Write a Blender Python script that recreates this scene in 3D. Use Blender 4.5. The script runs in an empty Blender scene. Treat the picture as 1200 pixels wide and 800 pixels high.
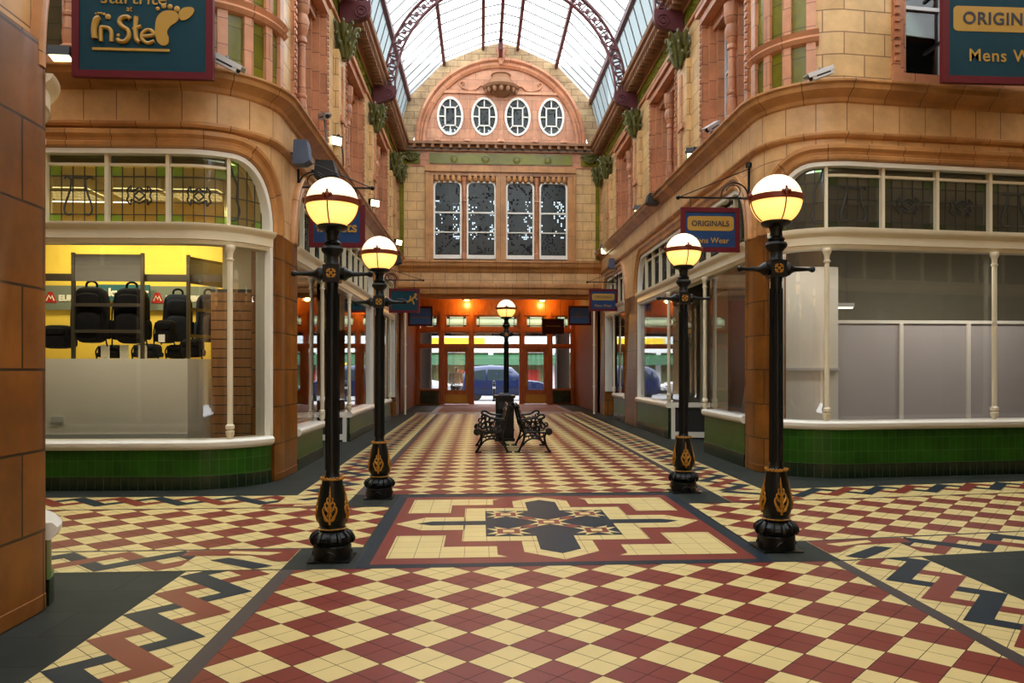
import bpy, math, random
from mathutils import Vector, Matrix
random.seed(7)
PI = math.pi
sc = bpy.context.scene
COL = sc.collection
R = math.radians
SKY, EXPO = 6.6, 0.0

# ------------------------------------------------------------------ camera model (also used to read positions off the photo)
F, PX, PY, H = 905.0, 620.0, 433.0, 1.5
CX = -0.67
YAW = math.atan((PX-563.0)/F)
SY, CY = math.sin(YAW), math.cos(YAW)
def atX(x, y, X):
    l = (x-PX)/F
    d = (SY+l*CY, CY-l*SY, (PY-y)/F)
    t = (X-CX)/d[0]
    return d[1]*t, H+d[2]*t
def atY(x, y, Y):
    l = (x-PX)/F
    d = (SY+l*CY, CY-l*SY, (PY-y)/F)
    t = Y/d[1]
    return d[0]*t+CX, H+d[2]*t

# ------------------------------------------------------------------ mesh builder
class MB:
    def __init__(self, M=None):
        self.v = []; self.idx = {}; self.f = []; self.mi = []; self.uv = []; self.M = M
    def vert(self, p):
        k = (round(p[0], 5), round(p[1], 5), round(p[2], 5))
        i = self.idx.get(k)
        if i is None:
            i = len(self.v); self.idx[k] = i; self.v.append(k)
        return i
    def face(self, pts, m=0, uv=None):
        pts = [Vector(p) for p in pts]
        if self.M is not None:
            pts = [self.M @ p for p in pts]
        ids = [self.vert(p) for p in pts]
        out = []; uo = []
        if uv is None:
            n = Vector((0, 0, 0))
            for i in range(len(pts)):
                a, b = pts[i], pts[(i+1) % len(pts)]
                n += a.cross(b)
            if n.length < 1e-12: return
            n.normalize()
            if abs(n.z) > .75:
                uv = [(p.x, p.y) for p in pts]
            else:
                t = Vector((-n.y, n.x, 0)).normalized()
                uv = [(p.dot(t), p.z) for p in pts]
        for i, u in zip(ids, uv):
            if i not in out:
                out.append(i); uo.append(u)
        if len(out) < 3: return
        self.f.append(out); self.mi.append(m); self.uv.append(uo)
    def box(self, x0, x1, y0, y1, z0, z1, m=0):
        a = [(x0, y0, z0), (x1, y0, z0), (x1, y1, z0), (x0, y1, z0), (x0, y0, z1), (x1, y0, z1), (x1, y1, z1), (x0, y1, z1)]
        for q in ((0, 3, 2, 1), (4, 5, 6, 7), (0, 1, 5, 4), (1, 2, 6, 5), (2, 3, 7, 6), (3, 0, 4, 7)):
            self.face([a[i] for i in q], m)
    def obb(self, c, ex, ey, ez, m=0):
        c, ex, ey, ez = Vector(c), Vector(ex), Vector(ey), Vector(ez)
        a = [c+sx*ex+sy*ey+sz*ez for sz in (-1, 1) for sx, sy in ((-1, -1), (1, -1), (1, 1), (-1, 1))]
        for q in ((0, 3, 2, 1), (4, 5, 6, 7), (0, 1, 5, 4), (1, 2, 6, 5), (2, 3, 7, 6), (3, 0, 4, 7)):
            self.face([a[i] for i in q], m)
    def bar(self, p0, p1, w, h, m=0, up=(0, 0, 1)):
        p0, p1 = Vector(p0), Vector(p1)
        d = p1-p0; L = d.length
        if L < 1e-6: return
        d /= L; u = Vector(up)
        s = d.cross(u)
        if s.length < 1e-3: s = d.cross(Vector((1, 0, 0)))
        s.normalize(); u = s.cross(d)
        self.obb((p0+p1)/2, d*L/2, s*w/2, u*h/2, m)
    def tube(self, pts, r, n=8, m=0, caps=True):
        pts = [Vector(p) for p in pts]
        rs = r if isinstance(r, (list, tuple)) else [r]*len(pts)
        rings = []; prev = None
        for i, p in enumerate(pts):
            if i == 0: t = pts[1]-p
            elif i == len(pts)-1: t = p-pts[i-1]
            else: t = (pts[i+1]-p).normalized()+(p-pts[i-1]).normalized()
            if t.length < 1e-9: t = Vector((0, 0, 1))
            t.normalize()
            if prev is None:
                a = Vector((0, 0, 1)) if abs(t.z) < .9 else Vector((1, 0, 0))
                u = t.cross(a).normalized()
            else:
                u = prev-t*prev.dot(t)
                u = u.normalized() if u.length > 1e-6 else t.orthogonal().normalized()
            prev = u; w = t.cross(u)
            rings.append([p+rs[i]*(math.cos(2*PI*k/n)*u+math.sin(2*PI*k/n)*w) for k in range(n)])
        for i in range(len(rings)-1):
            for k in range(n):
                self.face([rings[i][k], rings[i][(k+1) % n], rings[i+1][(k+1) % n], rings[i+1][k]], m)
        if caps:
            self.face(rings[0][::-1], m); self.face(rings[-1], m)
    def curve(self, pts, r, n=8, m=0, k=5):
        """tube along a smooth curve through the points"""
        P = [Vector(p) for p in pts]; N = len(P)
        rs = list(r) if isinstance(r, (list, tuple)) else [r]*N
        out = []; ro = []
        for i in range(N-1):
            p0, p1, p2, p3 = P[max(i-1, 0)], P[i], P[i+1], P[min(i+2, N-1)]
            for j in range(k):
                t = j/k
                out.append(.5*((2*p1)+(p2-p0)*t+(2*p0-5*p1+4*p2-p3)*t*t+(3*p1-p0-3*p2+p3)*t**3)); ro.append(rs[i]+(rs[i+1]-rs[i])*t)
        out.append(P[-1]); ro.append(rs[-1])
        self.tube(out, ro, n, m)
    def lathe(self, c, prof, n=20, m=0, ax=None, ph=0.0, cap=True):
        c = Vector(c)
        ez = Vector(ax).normalized() if ax else Vector((0, 0, 1))
        ex = ez.orthogonal().normalized() if ax else Vector((1, 0, 0))
        ey = ez.cross(ex)
        rg = []
        for r, z in prof:
            rg.append([c+ez*z+(ex*math.cos(ph+2*PI*k/n)+ey*math.sin(ph+2*PI*k/n))*max(r, 0) for k in range(n)])
        for i in range(len(rg)-1):
            for k in range(n):
                self.face([rg[i][k], rg[i][(k+1) % n], rg[i+1][(k+1) % n], rg[i+1][k]], m)
        if cap and prof[0][0] > 1e-5: self.face(rg[0][::-1], m)
        if cap and prof[-1][0] > 1e-5: self.face(rg[-1], m)
    def ell(self, c, rx, ry, rz, n=16, k=10, m=0):
        c = Vector(c)
        def P(i, j):
            t = PI*i/k; a = 2*PI*j/n
            return c+Vector((rx*math.sin(t)*math.cos(a), ry*math.sin(t)*math.sin(a), -rz*math.cos(t)))
        for i in range(k):
            for j in range(n):
                self.face([P(i, j), P(i, j+1), P(i+1, j+1), P(i+1, j)], m)
    def prism(self, poly, o, ex, ey, d, m=0, ms=None):
        o, ex, ey, d = Vector(o), Vector(ex), Vector(ey), Vector(d)
        a = [o+ex*p[0]+ey*p[1] for p in poly]
        b = [p+d for p in a]
        self.face(a[::-1], m); self.face(b, m)
        for i in range(len(a)):
            j = (i+1) % len(a)
            self.face([a[i], a[j], b[j], b[i]], m if ms is None else ms)
    def build(self, name, mats, parent=None, ang=32, **k):
        me = bpy.data.meshes.new(name)
        me.from_pydata(self.v, [], self.f)
        if not isinstance(mats, (list, tuple)): mats = [mats]
        for x in mats: me.materials.append(x)
        me.polygons.foreach_set('material_index', self.mi)
        uvl = me.uv_layers.new(name='UVMap')
        flat = [c for f in self.uv for u in f for c in u]
        uvl.data.foreach_set('uv', flat)
        me.polygons.foreach_set('use_smooth', [True]*len(me.polygons))
        me.update()
        me.set_sharp_from_angle(angle=R(ang))
        o = bpy.data.objects.new(name, me); COL.objects.link(o)
        if parent is not None: o.parent = parent
        return tag(o, **k)

def tag(o, label=None, cat=None, group=None, kind=None):
    if label: o['label'] = label
    if cat: o['category'] = cat
    if group: o['group'] = group
    if kind: o['kind'] = kind
    return o
def empty(name, loc=(0, 0, 0), rz=0, **k):
    o = bpy.data.objects.new(name, None); COL.objects.link(o)
    o.location = loc; o.rotation_euler = (0, 0, rz); o.empty_display_size = .1
    return tag(o, **k)
def copy_tree(o, parent=None):
    c = o.copy(); COL.objects.link(c)
    if parent is not None: c.parent = parent
    for ch in list(o.children): copy_tree(ch, c)
    return c
def text(body, size, mat, parent, loc, rot=(PI/2, 0, 0), ext=.004, align='CENTER', name='lettering', sx=1.0, bold=0.0, spacing=1.0):
    cu = bpy.data.curves.new(name, 'FONT'); cu.body = body; cu.size = size; cu.extrude = ext
    cu.align_x = align; cu.align_y = 'CENTER'; cu.offset = bold; cu.space_character = spacing
    cu.materials.append(mat)
    tmp = bpy.data.objects.new('tmp_text', cu); COL.objects.link(tmp)
    dg = bpy.context.evaluated_depsgraph_get(); dg.update()
    me = bpy.data.meshes.new_from_object(tmp.evaluated_get(dg))
    bpy.data.objects.remove(tmp); bpy.data.curves.remove(cu)
    if not len(me.materials): me.materials.append(mat)
    o = bpy.data.objects.new(name, me); COL.objects.link(o)
    o.parent = parent; o.location = loc; o.rotation_euler = rot; o.scale = (sx, 1, 1)
    return o

# ------------------------------------------------------------------ materials
def lin(c):
    return tuple((x/12.92 if x <= .04045 else ((x+.055)/1.055)**2.4) for x in c)
def srgb(r, g, b): return lin((r/255, g/255, b/255))
class NT:
    def __init__(self, name):
        self.m = bpy.data.materials.new(name); self.m.use_nodes = True
        self.t = self.m.node_tree; self.t.nodes.clear()
        self.out = self.t.nodes.new('ShaderNodeOutputMaterial')
    def n(self, typ, **k):
        x = self.t.nodes.new('ShaderNode'+typ)
        for a, b in k.items():
            if a.startswith('i_'):
                x.inputs[a[2:].replace('_', ' ')].default_value = b
            else: setattr(x, a, b)
        return x
    def l(self, a, ao, b, bi): self.t.links.new(a.outputs[ao], b.inputs[bi])
    def uv(self): return self.n('UVMap', uv_map='UVMap')
def c4(c): return (c[0], c[1], c[2], 1)
def plain(name, col, rough=.5, metal=0, noise=.12, nscale=6, bump=0, bscale=40, emis=None, estr=0, coat=0, spec=.5):
    t = NT(name)
    b = t.n('BsdfPrincipled', i_Roughness=rough, i_Metallic=metal)
    b.inputs['Specular IOR Level'].default_value = spec
    b.inputs['Coat Weight'].default_value = coat
    tc = t.n('TexCoord')
    if noise:
        nz = t.n('TexNoise', i_Scale=nscale, i_Detail=3)
        t.l(tc, 'Object', nz, 'Vector')
        mx = t.n('MixRGB', blend_type='MIX')
        mx.inputs[1].default_value = c4([x*(1-noise) for x in col]); mx.inputs[2].default_value = c4([min(1, x*(1+noise)) for x in col])
        t.l(nz, 'Fac', mx, 0); t.l(mx, 0, b, 'Base Color')
    else: b.inputs['Base Color'].default_value = c4(col)
    if bump:
        n2 = t.n('TexNoise', i_Scale=bscale, i_Detail=4); t.l(tc, 'Object', n2, 'Vector')
        bp = t.n('Bump', i_Strength=bump, i_Distance=.01); t.l(n2, 'Fac', bp, 'Height'); t.l(bp, 'Normal', b, 'Normal')
    if emis:
        b.inputs['Emission Color'].default_value = c4(emis); b.inputs['Emission Strength'].default_value = estr
    t.l(b, 0, t.out, 0)
    return t.m
def blocks(name, c1, c2, mort, bw, bh, msize=.008, rough=.35, offset=.5, stain=.35, freq=2, bump=.4, spec=.5, squash=1.0):
    """glazed blocks laid in courses, from the metre-scaled UVs"""
    t = NT(name)
    uv = t.uv()
    br = t.n('TexBrick', i_Scale=1, i_Mortar_Size=msize, i_Brick_Width=bw, i_Row_Height=bh, i_Mortar_Smooth=.1, i_Bias=0)
    br.offset = offset; br.offset_frequency = freq; br.squash = squash
    br.inputs['Color1'].default_value = c4(c1); br.inputs['Color2'].default_value = c4(c2); br.inputs['Mortar'].default_value = c4(mort)
    t.l(uv, 0, br, 'Vector')
    tc = t.n('TexCoord')
    nz = t.n('TexNoise', i_Scale=2.3, i_Detail=6, i_Roughness=.65); t.l(tc, 'Object', nz, 'Vector')
    rp = t.n('ValToRGB'); rp.color_ramp.elements[0].position = .3; rp.color_ramp.elements[1].position = .75
    rp.color_ramp.elements[0].color = (1-stain, 1-stain*1.1, 1-stain*1.25, 1); rp.color_ramp.elements[1].color = (1.12, 1.08, 1.02, 1)
    t.l(nz, 'Fac', rp, 0)
    mx = t.n('MixRGB', blend_type='MULTIPLY'); mx.inputs[0].default_value = 1
    t.l(br, 'Color', mx, 1); t.l(rp, 0, mx, 2)
    b = t.n('BsdfPrincipled', i_Roughness=rough); b.inputs['Specular IOR Level'].default_value = spec
    t.l(mx, 0, b, 'Base Color')
    inv = t.n('Math', operation='SUBTRACT'); inv.inputs[0].default_value = 1; t.l(br, 'Fac', inv, 1)
    bp = t.n('Bump', i_Strength=bump, i_Distance=.006); t.l(inv, 0, bp, 'Height'); t.l(bp, 'Normal', b, 'Normal')
    t.l(b, 0, t.out, 0)
    return t.m
def glass(name, tint=(1, 1, 1), refl=.1, rough=.02, dirt=0.0):
    """a shop pane: lets light through, mirrors part of it (more at a glancing angle)"""
    t = NT(name)
    tr = t.n('BsdfTransparent'); tr.inputs[0].default_value = c4(tint)
    gl = t.n('BsdfGlossy', i_Roughness=rough); gl.inputs[0].default_value = (1, 1, 1, 1)
    lw = t.n('Fresnel', i_IOR=1.5)
    ma = t.n('Math', operation='MULTIPLY_ADD'); ma.inputs[1].default_value = 1.6; ma.inputs[2].default_value = refl
    ma.use_clamp = True
    t.l(lw, 0, ma, 0)
    mx = t.n('MixShader'); t.l(ma, 0, mx, 0); t.l(tr, 0, mx, 1); t.l(gl, 0, mx, 2)
    if dirt:
        df = t.n('BsdfDiffuse'); df.inputs[0].default_value = (.8, .8, .76, 1)
        m2 = t.n('MixShader'); m2.inputs[0].default_value = dirt
        t.l(mx, 0, m2, 1); t.l(df, 0, m2, 2); t.l(m2, 0, t.out, 0)
    else: t.l(mx, 0, t.out, 0)
    return t.m
def frosted(name, tint, body, body_amt, refl=.06):
    """rolled or stained glass: part clear tint, part milky body that lights up from behind"""
    t = NT(name)
    tr = t.n('BsdfTransparent'); tr.inputs[0].default_value = c4(tint)
    tl = t.n('BsdfTranslucent'); tl.inputs[0].default_value = c4(body)
    df = t.n('BsdfDiffuse'); df.inputs[0].default_value = c4(body)
    m0 = t.n('MixShader'); m0.inputs[0].default_value = .5; t.l(tl, 0, m0, 1); t.l(df, 0, m0, 2)
    m1 = t.n('MixShader'); m1.inputs[0].default_value = body_amt; t.l(tr, 0, m1, 1); t.l(m0, 0, m1, 2)
    gl = t.n('BsdfGlossy', i_Roughness=.08)
    m2 = t.n('MixShader'); m2.inputs[0].default_value = refl; t.l(m1, 0, m2, 1); t.l(gl, 0, m2, 2)
    t.l(m2, 0, t.out, 0)
    return t.m
def wood(name, c1, c2, rough=.35, scale=9, spec=.5):
    t = NT(name)
    tc = t.n('TexCoord'); mp = t.n('Mapping'); mp.inputs['Scale'].default_value = (scale, scale, scale*.12)
    t.l(tc, 'Object', mp, 0)
    nz = t.n('TexNoise', i_Scale=2.5, i_Detail=6); t.l(mp, 0, nz, 'Vector')
    rp = t.n('ValToRGB'); rp.color_ramp.elements[0].color = c4(c1); rp.color_ramp.elements[1].color = c4(c2)
    rp.color_ramp.elements[0].position = .35; rp.color_ramp.elements[1].position = .7
    t.l(nz, 'Fac', rp, 0)
    b = t.n('BsdfPrincipled', i_Roughness=rough); b.inputs['Specular IOR Level'].default_value = spec; t.l(rp, 0, b, 'Base Color'); t.l(b, 0, t.out, 0)
    return t.m
def leaded(name, grid, dark, clear, frac, lead=(.02, .02, .02), body=.35):
    """small leaded quarries, some dark and some clear enough to let daylight through"""
    t = NT(name)
    uv = t.uv()
    br = t.n('TexBrick', i_Scale=1, i_Mortar_Size=.008, i_Brick_Width=grid, i_Row_Height=grid*1.1, i_Bias=0)
    br.offset = 0; br.inputs['Color1'].default_value = (0, 0, 0, 1); br.inputs['Color2'].default_value = (1, 1, 1, 1); br.inputs['Mortar'].default_value = (0, 0, 0, 1)
    t.l(uv, 0, br, 'Vector')
    nz = t.n('TexNoise', i_Scale=2.2, i_Detail=2); t.l(uv, 0, nz, 'Vector')
    mu = t.n('Math', operation='MULTIPLY'); t.l(br, 'Color', mu, 0); t.l(nz, 'Fac', mu, 1)
    gt = t.n('Math', operation='GREATER_THAN'); gt.inputs[1].default_value = frac; t.l(mu, 0, gt, 0)
    d = t.n('BsdfPrincipled', i_Roughness=.15); d.inputs['Base Color'].default_value = c4(dark)
    tr = t.n('BsdfTransparent'); tr.inputs[0].default_value = c4(clear)
    m1 = t.n('MixShader'); t.l(gt, 0, m1, 0); t.l(d, 0, m1, 1); t.l(tr, 0, m1, 2)
    ld = t.n('BsdfPrincipled', i_Roughness=.6); ld.inputs['Base Color'].default_value = c4(lead)
    m2 = t.n('MixShader'); t.l(br, 'Fac', m2, 0); t.l(m1, 0, m2, 1); t.l(ld, 0, m2, 2)
    t.l(m2, 0, t.out, 0)
    return t.m

M = {}
M['buff'] = blocks('buff_faience', srgb(226, 190, 136), srgb(212, 172, 116), srgb(140, 104, 66), .62, .31, rough=.38, stain=.3)
M['panel'] = blocks('fascia_faience', srgb(226, 184, 132), srgb(212, 166, 112), srgb(128, 92, 58), .40, .9, msize=.006, rough=.35, offset=0, stain=.32)
M['mould'] = blocks('moulded_faience', srgb(202, 148, 92), srgb(184, 128, 74), srgb(112, 72, 40), .55, 3, msize=.006, rough=.33, offset=0, stain=.4)
M['brown'] = blocks('brown_glazed_faience', srgb(150, 94, 30), srgb(124, 74, 20), srgb(48, 28, 8), .46, .5, msize=.009, rough=.36, stain=.5)
M['pink'] = blocks('pink_terracotta', srgb(206, 146, 108), srgb(192, 126, 90), srgb(124, 76, 54), .7, .34, msize=.007, rough=.42, stain=.35)
M['rose'] = blocks('rose_terracotta', srgb(216, 158, 122), srgb(202, 140, 104), srgb(140, 90, 66), .55, .33, msize=.006, rough=.38, stain=.32)
M['greent'] = blocks('green_wall_tiles', srgb(38, 92, 14), srgb(28, 76, 14), srgb(66, 104, 50), .105, .185, msize=.004, rough=.3, spec=.3, offset=0, stain=.35, bump=.3)
M['darkt'] = blocks('dark_plinth_tiles', srgb(26, 44, 22), srgb(20, 36, 20), srgb(60, 70, 54), .105, .4, msize=.004, rough=.2, offset=0, stain=.3, bump=.3)
M['oliveg'] = blocks('olive_glazed_strip', srgb(128, 124, 22), srgb(108, 106, 16), srgb(70, 66, 14), 3, .42, msize=.006, rough=.2, stain=.4)
M['oliveleaf'] = plain('olive_glazed_foliage', srgb(92, 92, 44), .4, noise=.6, nscale=7, bump=.7, bscale=18)
M['cream'] = plain('cream_gloss_paint', srgb(226, 214, 184), .3, noise=.06)
M['white'] = plain('white_gloss_paint', srgb(236, 232, 220), .28, noise=.04)
M['stone'] = plain('weathered_cornice', srgb(140, 96, 62), .6, noise=.3, nscale=4)
M['iron'] = plain('black_gloss_iron', (.004, .005, .005), .33, noise=0, bump=.05, bscale=30, spec=.28)
M['ironred'] = plain('oxblood_iron', srgb(92, 38, 44), .45, noise=.15)
M['lampred'] = plain('red_brown_band', srgb(110, 38, 14), .35, noise=.1)
M['gold'] = plain('gold_leaf', srgb(176, 124, 40), .4, metal=.5, noise=.15)
M['signred'] = plain('sign_red_frame', srgb(90, 12, 24), .5, noise=.08, spec=.25)
M['signblue'] = plain('sign_blue_field', srgb(28, 58, 100), .55, noise=.1, spec=.2)
M['signteal'] = plain('sign_teal_field', srgb(4, 52, 64), .55, noise=.1, spec=.2)
M['signgold'] = plain('sign_gold_paint', srgb(168, 128, 44), .45, noise=.08)
M['signdark'] = plain('sign_dark_paint', srgb(30, 34, 50), .45, noise=.05)
M['woodw'] = wood('varnished_wood', srgb(138, 74, 26), srgb(178, 104, 40), .3)
M['wooddk'] = wood('dark_slat_wood', srgb(140, 98, 58), srgb(160, 114, 70), .5)
M['benchslat'] = wood('dark_bench_slat', srgb(34, 22, 16), srgb(56, 36, 24), .3)
M['glass'] = glass('shop_glass', (.93, .94, .92), .0)
M['glassd'] = glass('dusty_shop_glass', (.86, .86, .82), .02, dirt=.03)
M['doorglass'] = glass('door_glass', (.92, .95, .96), .0)
M['black'] = plain('matt_black', (.012, .012, .014), .6, noise=0)
M['steel'] = plain('dark_steel', srgb(80, 74, 64), .4, metal=.7, noise=.06)
M['lead'] = plain('lead_came', (.03, .03, .025), .5, noise=0)
M['fabric'] = plain('black_nylon', (.007, .007, .009), .9, spec=.1, noise=.3, nscale=30, bump=.3, bscale=60)
M['fabricb'] = plain('navy_nylon', (.013, .016, .028), .9, spec=.1, noise=.3, nscale=30, bump=.3, bscale=60)
M['tagw'] = plain('white_swing_tag', (.75, .73, .68), .7, noise=0)
M['camw'] = plain('white_metal', srgb(205, 205, 205), .35, noise=.04)
M['grey'] = plain('grey_metal', srgb(110, 108, 104), .5, noise=.1)
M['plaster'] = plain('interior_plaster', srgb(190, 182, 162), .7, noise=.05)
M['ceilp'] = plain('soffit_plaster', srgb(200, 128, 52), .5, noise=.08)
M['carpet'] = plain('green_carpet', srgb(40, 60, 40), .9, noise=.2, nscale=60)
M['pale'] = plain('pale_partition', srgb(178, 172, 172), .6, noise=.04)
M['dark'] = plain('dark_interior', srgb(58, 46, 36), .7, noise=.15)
# ------------------------------------------------------------------ floor
T_ = .1566; S_ = 2*T_; Q2 = math.sqrt(2)
M['tcream'] = plain('cream_clay_tile', srgb(206, 184, 124), .4, noise=.1, nscale=3.5, spec=.25)
M['tred'] = plain('red_clay_tile', srgb(116, 44, 32), .4, noise=.18, nscale=3.5, spec=.32)
M['tblue'] = plain('blue_black_tile', srgb(32, 42, 50), .45, noise=.15, nscale=3.5, spec=.15)
M['tline'] = plain('dark_border_tile', srgb(54, 44, 42), .5, noise=.12, nscale=3.5)
M['slate'] = blocks('slate_paving', srgb(50, 55, 52), srgb(44, 49, 47), srgb(34, 36, 34), .9, .45, msize=.006, rough=.6, stain=.25, bump=.2, spec=.12)
M['mat'] = plain('entrance_matting', srgb(126, 84, 64), .7, noise=.15, nscale=30)
M['pavegrey'] = plain('grey_threshold', srgb(120, 104, 92), .45, noise=.12)
FM = [M['slate'], M['tcream'], M['tred'], M['tblue'], M['tline'], M['mat'], M['pavegrey']]
SL, CRM, RED, BLU, LIN, MAT, PVG = range(7)
def clip(poly, reg):
    out = poly
    n = len(reg)
    for i in range(n):
        ax, ay = reg[i]; bx, by = reg[(i+1) % n]
        inp = out; out = []
        for k in range(len(inp)):
            p, q = inp[k-1], inp[k]
            dp = (bx-ax)*(p[1]-ay)-(by-ay)*(p[0]-ax)
            dq = (bx-ax)*(q[1]-ay)-(by-ay)*(q[0]-ax)
            if dp*dq < 0:
                t = dp/(dp-dq); out.append((p[0]+t*(q[0]-p[0]), p[1]+t*(q[1]-p[1])))
            if dq >= 0: out.append(q)
        if len(out) < 3: return []
    return out
def skew(x, y):
    return (x, y+max(0, x-2.16)*math.tan(R(7.4)))
fl = MB()
def fpoly(poly, m, z):
    # counter-clockwise
    a = sum(poly[i-1][0]*poly[i][1]-poly[i][0]*poly[i-1][1] for i in range(len(poly)))
    if a < 0: poly = poly[::-1]
    fl.face([(*skew(*p), z) for p in poly], m)
def rect(x0, x1, y0, y1): return [(x0, y0), (x1, y0), (x1, y1), (x0, y1)]
VA = (0, 0)
def set_phase(x, y):
    global VA
    VA = ((x+y)/Q2, (x-y)/Q2)
def checker(reg, z, colour=None, g=.0022):
    xs = [p[0] for p in reg]; ys = [p[1] for p in reg]
    x0, x1, y0, y1 = min(xs), max(xs), min(ys), max(ys)
    a0, a1 = (x0+y0)/Q2-VA[0], (x1+y1)/Q2-VA[0]
    b0, b1 = (x0-y1)/Q2-VA[1], (x1-y0)/Q2-VA[1]
    for i in range(math.floor(a0/T_)-1, math.ceil(a1/T_)+1):
        for j in range(math.floor(b0/T_)-1, math.ceil(b1/T_)+1):
            a, b = i*T_+VA[0], j*T_+VA[1]
            q = []
            for da, db in ((g, g), (g, T_-g), (T_-g, T_-g), (T_-g, g)):
                A, B = a+da, b+db
                q.append(((A+B)/Q2, (A-B)/Q2))
            cx = sum(p[0] for p in q)/4; cy = sum(p[1] for p in q)/4
            if not (x0-.2 < cx < x1+.2 and y0-.2 < cy < y1+.2): continue
            c = clip(q, reg)
            if len(c) >= 3:
                m = colour if colour is not None else (CRM if ((i//2)+(j//2)) % 2 else RED)
                fpoly(c, m, z)
XL = 2.11; XS = 2.85; YN0, YN1, YF0, YF1 = 5.88, 6.58, 8.54, 9.36
# bed
fpoly_bed = [(-16, -6), (16, -6), (16, 33.6), (-16, 33.6)]
fl.face([(*p, 0) for p in fpoly_bed], SL)
set_phase(-1.40, 5.08)
checker(rect(-XL+.05, XL-.05, -4, YN0), .002)
checker(rect(-XL+.05, XL-.05, YF1, 26.2), .002)
for sx in (-1, 1):
    x0, x1 = (-13, -1.66) if sx < 0 else (1.66, 13)
    checker(rect(x0, x1, YN1+.02, YF0-.02), .002)
# border lines
for sx in (-1, 1):
    for (y0, y1) in ((-4, YN0), (YF1, 26.2)):
        fpoly(rect(sx*XL-.05, sx*XL+.05, y0, y1), LIN, .003)
    for y in (YN1, YF0):
        a, b = sorted((sx*1.62, sx*13)); a2, b2 = sorted((sx*2.16, sx*13))
        fpoly(rect(a2, b2, y-.018, y+.018), LIN, .003)
    for (y0, y1) in ((YN0, YN1), (YF0, YF1)):
        a, b = sorted((sx*1.60, sx*(XL+.05)))
        fpoly(rect(a, b, y0, y1), SL, .003)
# meander bands
TL = T_*1.0
def meander(origin, du, dv, length, mirror, z=.003, reg=None, off=0):
    """Z-shaped hooks in alternate red and blue-black along du, dv points across the band (0..w)"""
    ox, oy = origin
    L = 4.8
    shapes = [[(0, 0), (1, 0), (1, L), (0, L)], [(1, 0), (2, 0), (2, .8), (1, .8)], [(-1, L-.8), (0, L-.8), (0, L), (-1, L)]]
    period = 2*T_*Q2
    k0 = -3
    for k in range(k0, int(length/period)+3):
        col = BLU if (k+off) % 2 else RED
        for s in shapes:
            poly = []
            for a, b in s:
                # a runs (+v,+u), b runs (+v,-u)
                v = (a+b)*T_/Q2; u = (a-b)*T_/Q2*mirror+k*period
                poly.append((ox+du[0]*u+dv[0]*v, oy+du[1]*u+dv[1]*v))
            ar = sum(poly[i-1][0]*poly[i][1]-poly[i][0]*poly[i-1][1] for i in range(len(poly)))
            if ar < 0: poly = poly[::-1]
            c = clip(poly, reg) if reg else poly
            if len(c) >= 3: fpoly(c, col, z+.001)
for sx in (-1, 1):
    # along the main arcade, near and far of the crossing
    for (y0, y1) in ((-4, YN0), (YF1+.02, 26.2)):
        a, b = sorted((sx*(XL+.055), sx*XS))
        rg = rect(a, b, y0, y1)
        checker(rg, .002, CRM)
        ox = -XS if sx < 0 else XL+.055
        meander((sx*XS, 0 if y0 > 0 else y0), (0, 1), (-sx, 0), 26 if y0 > 0 else y1-y0, 1, reg=rg, off=1)
    # across, near and far side
    for (y0, y1, vy, o) in ((YN0+.03, YN1-.02, 1, YN0+.03), (YF0+.02, YF1, -1, YF1)):
        a, b = sorted((sx*(XL+.055), sx*13))
        rg = rect(a, b, y0, y1)
        checker(rg, .002, CRM)
        a2, b2 = sorted((sx*2.95, sx*13))
        meander((sx*2.2, o), (sx, 0), (0, vy), 11, 1, reg=rect(a2, b2, y0, y1))
        # corner chevron
        w = y1-y0; ym = (y0+y1)/2
        x0 = sx*(XL+.06); 
        yo = y1 if vy > 0 else y0; yi = y0 if vy > 0 else y1
        for poly, c, z in (([(x0, yo), (x0+sx*.9, yo-vy*.02), (x0+sx*.9, yo-vy*.2), (x0+sx*.36, yo-vy*.2), (x0+sx*.1, yo-vy*.42), (x0, yo-vy*.42)], RED, .0045),
                           ([(x0+sx*.12, yo-vy*.12), (x0+sx*.55, yo-vy*.05), (x0+sx*.55, yo-vy*.13), (x0+sx*.2, yo-vy*.22)], CRM, .005),
                           ([(x0+sx*.2, yi), (x0+sx*.62, yi+vy*.3), (x0+sx*.5, yi+vy*.38), (x0+sx*.08, yi+vy*.1)], BLU, .0046)):
            fpoly(poly, c, z)
# centre carpet of encaustic tiles
MY = 7.55
def mp(pts, m, z):
    for s in (1,):
        fpoly([(x, MY+y) for x, y in pts], m, z)
mp(rect(-1.63, 1.63, -1.67, 1.72), BLU, .0036)
mp(rect(-1.52, 1.52, -1.56, 1.56), RED, .004)
def gridtiles(reg, m, z, st=.2, g=.002):
    xs = [p[0] for p in reg]; ys = [p[1] for p in reg]
    i0, i1 = math.floor(min(xs)/st), math.ceil(max(xs)/st); j0, j1 = math.floor(min(ys)/st), math.ceil(max(ys)/st)
    a = sum(reg[i-1][0]*reg[i][1]-reg[i][0]*reg[i-1][1] for i in range(len(reg)))
    if a < 0: reg = reg[::-1]
    for i in range(i0, i1):
        for j in range(j0, j1):
            c = clip(rect(i*st+g, (i+1)*st-g, j*st+g, (j+1)*st-g), reg)
            if len(c) >= 3: mp(c, m, z)
for sx in (-1, 1):
    for sy in (-1, 1):
        def sc2(p): return [(sx*x, sy*y) for x, y in p]
        mp(sc2(rect(.98, 1.42, .55, 1.38)), LIN, .0045); gridtiles(sc2(rect(.98, 1.42, .55, 1.38)), CRM, .005)
        gridtiles(sc2(rect(.53, .98, 1.0, 1.38)), CRM, .005); mp(sc2([(.53, 1.30), (.53, 1.38), (.45, 1.38)]), CRM, .005)
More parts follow.
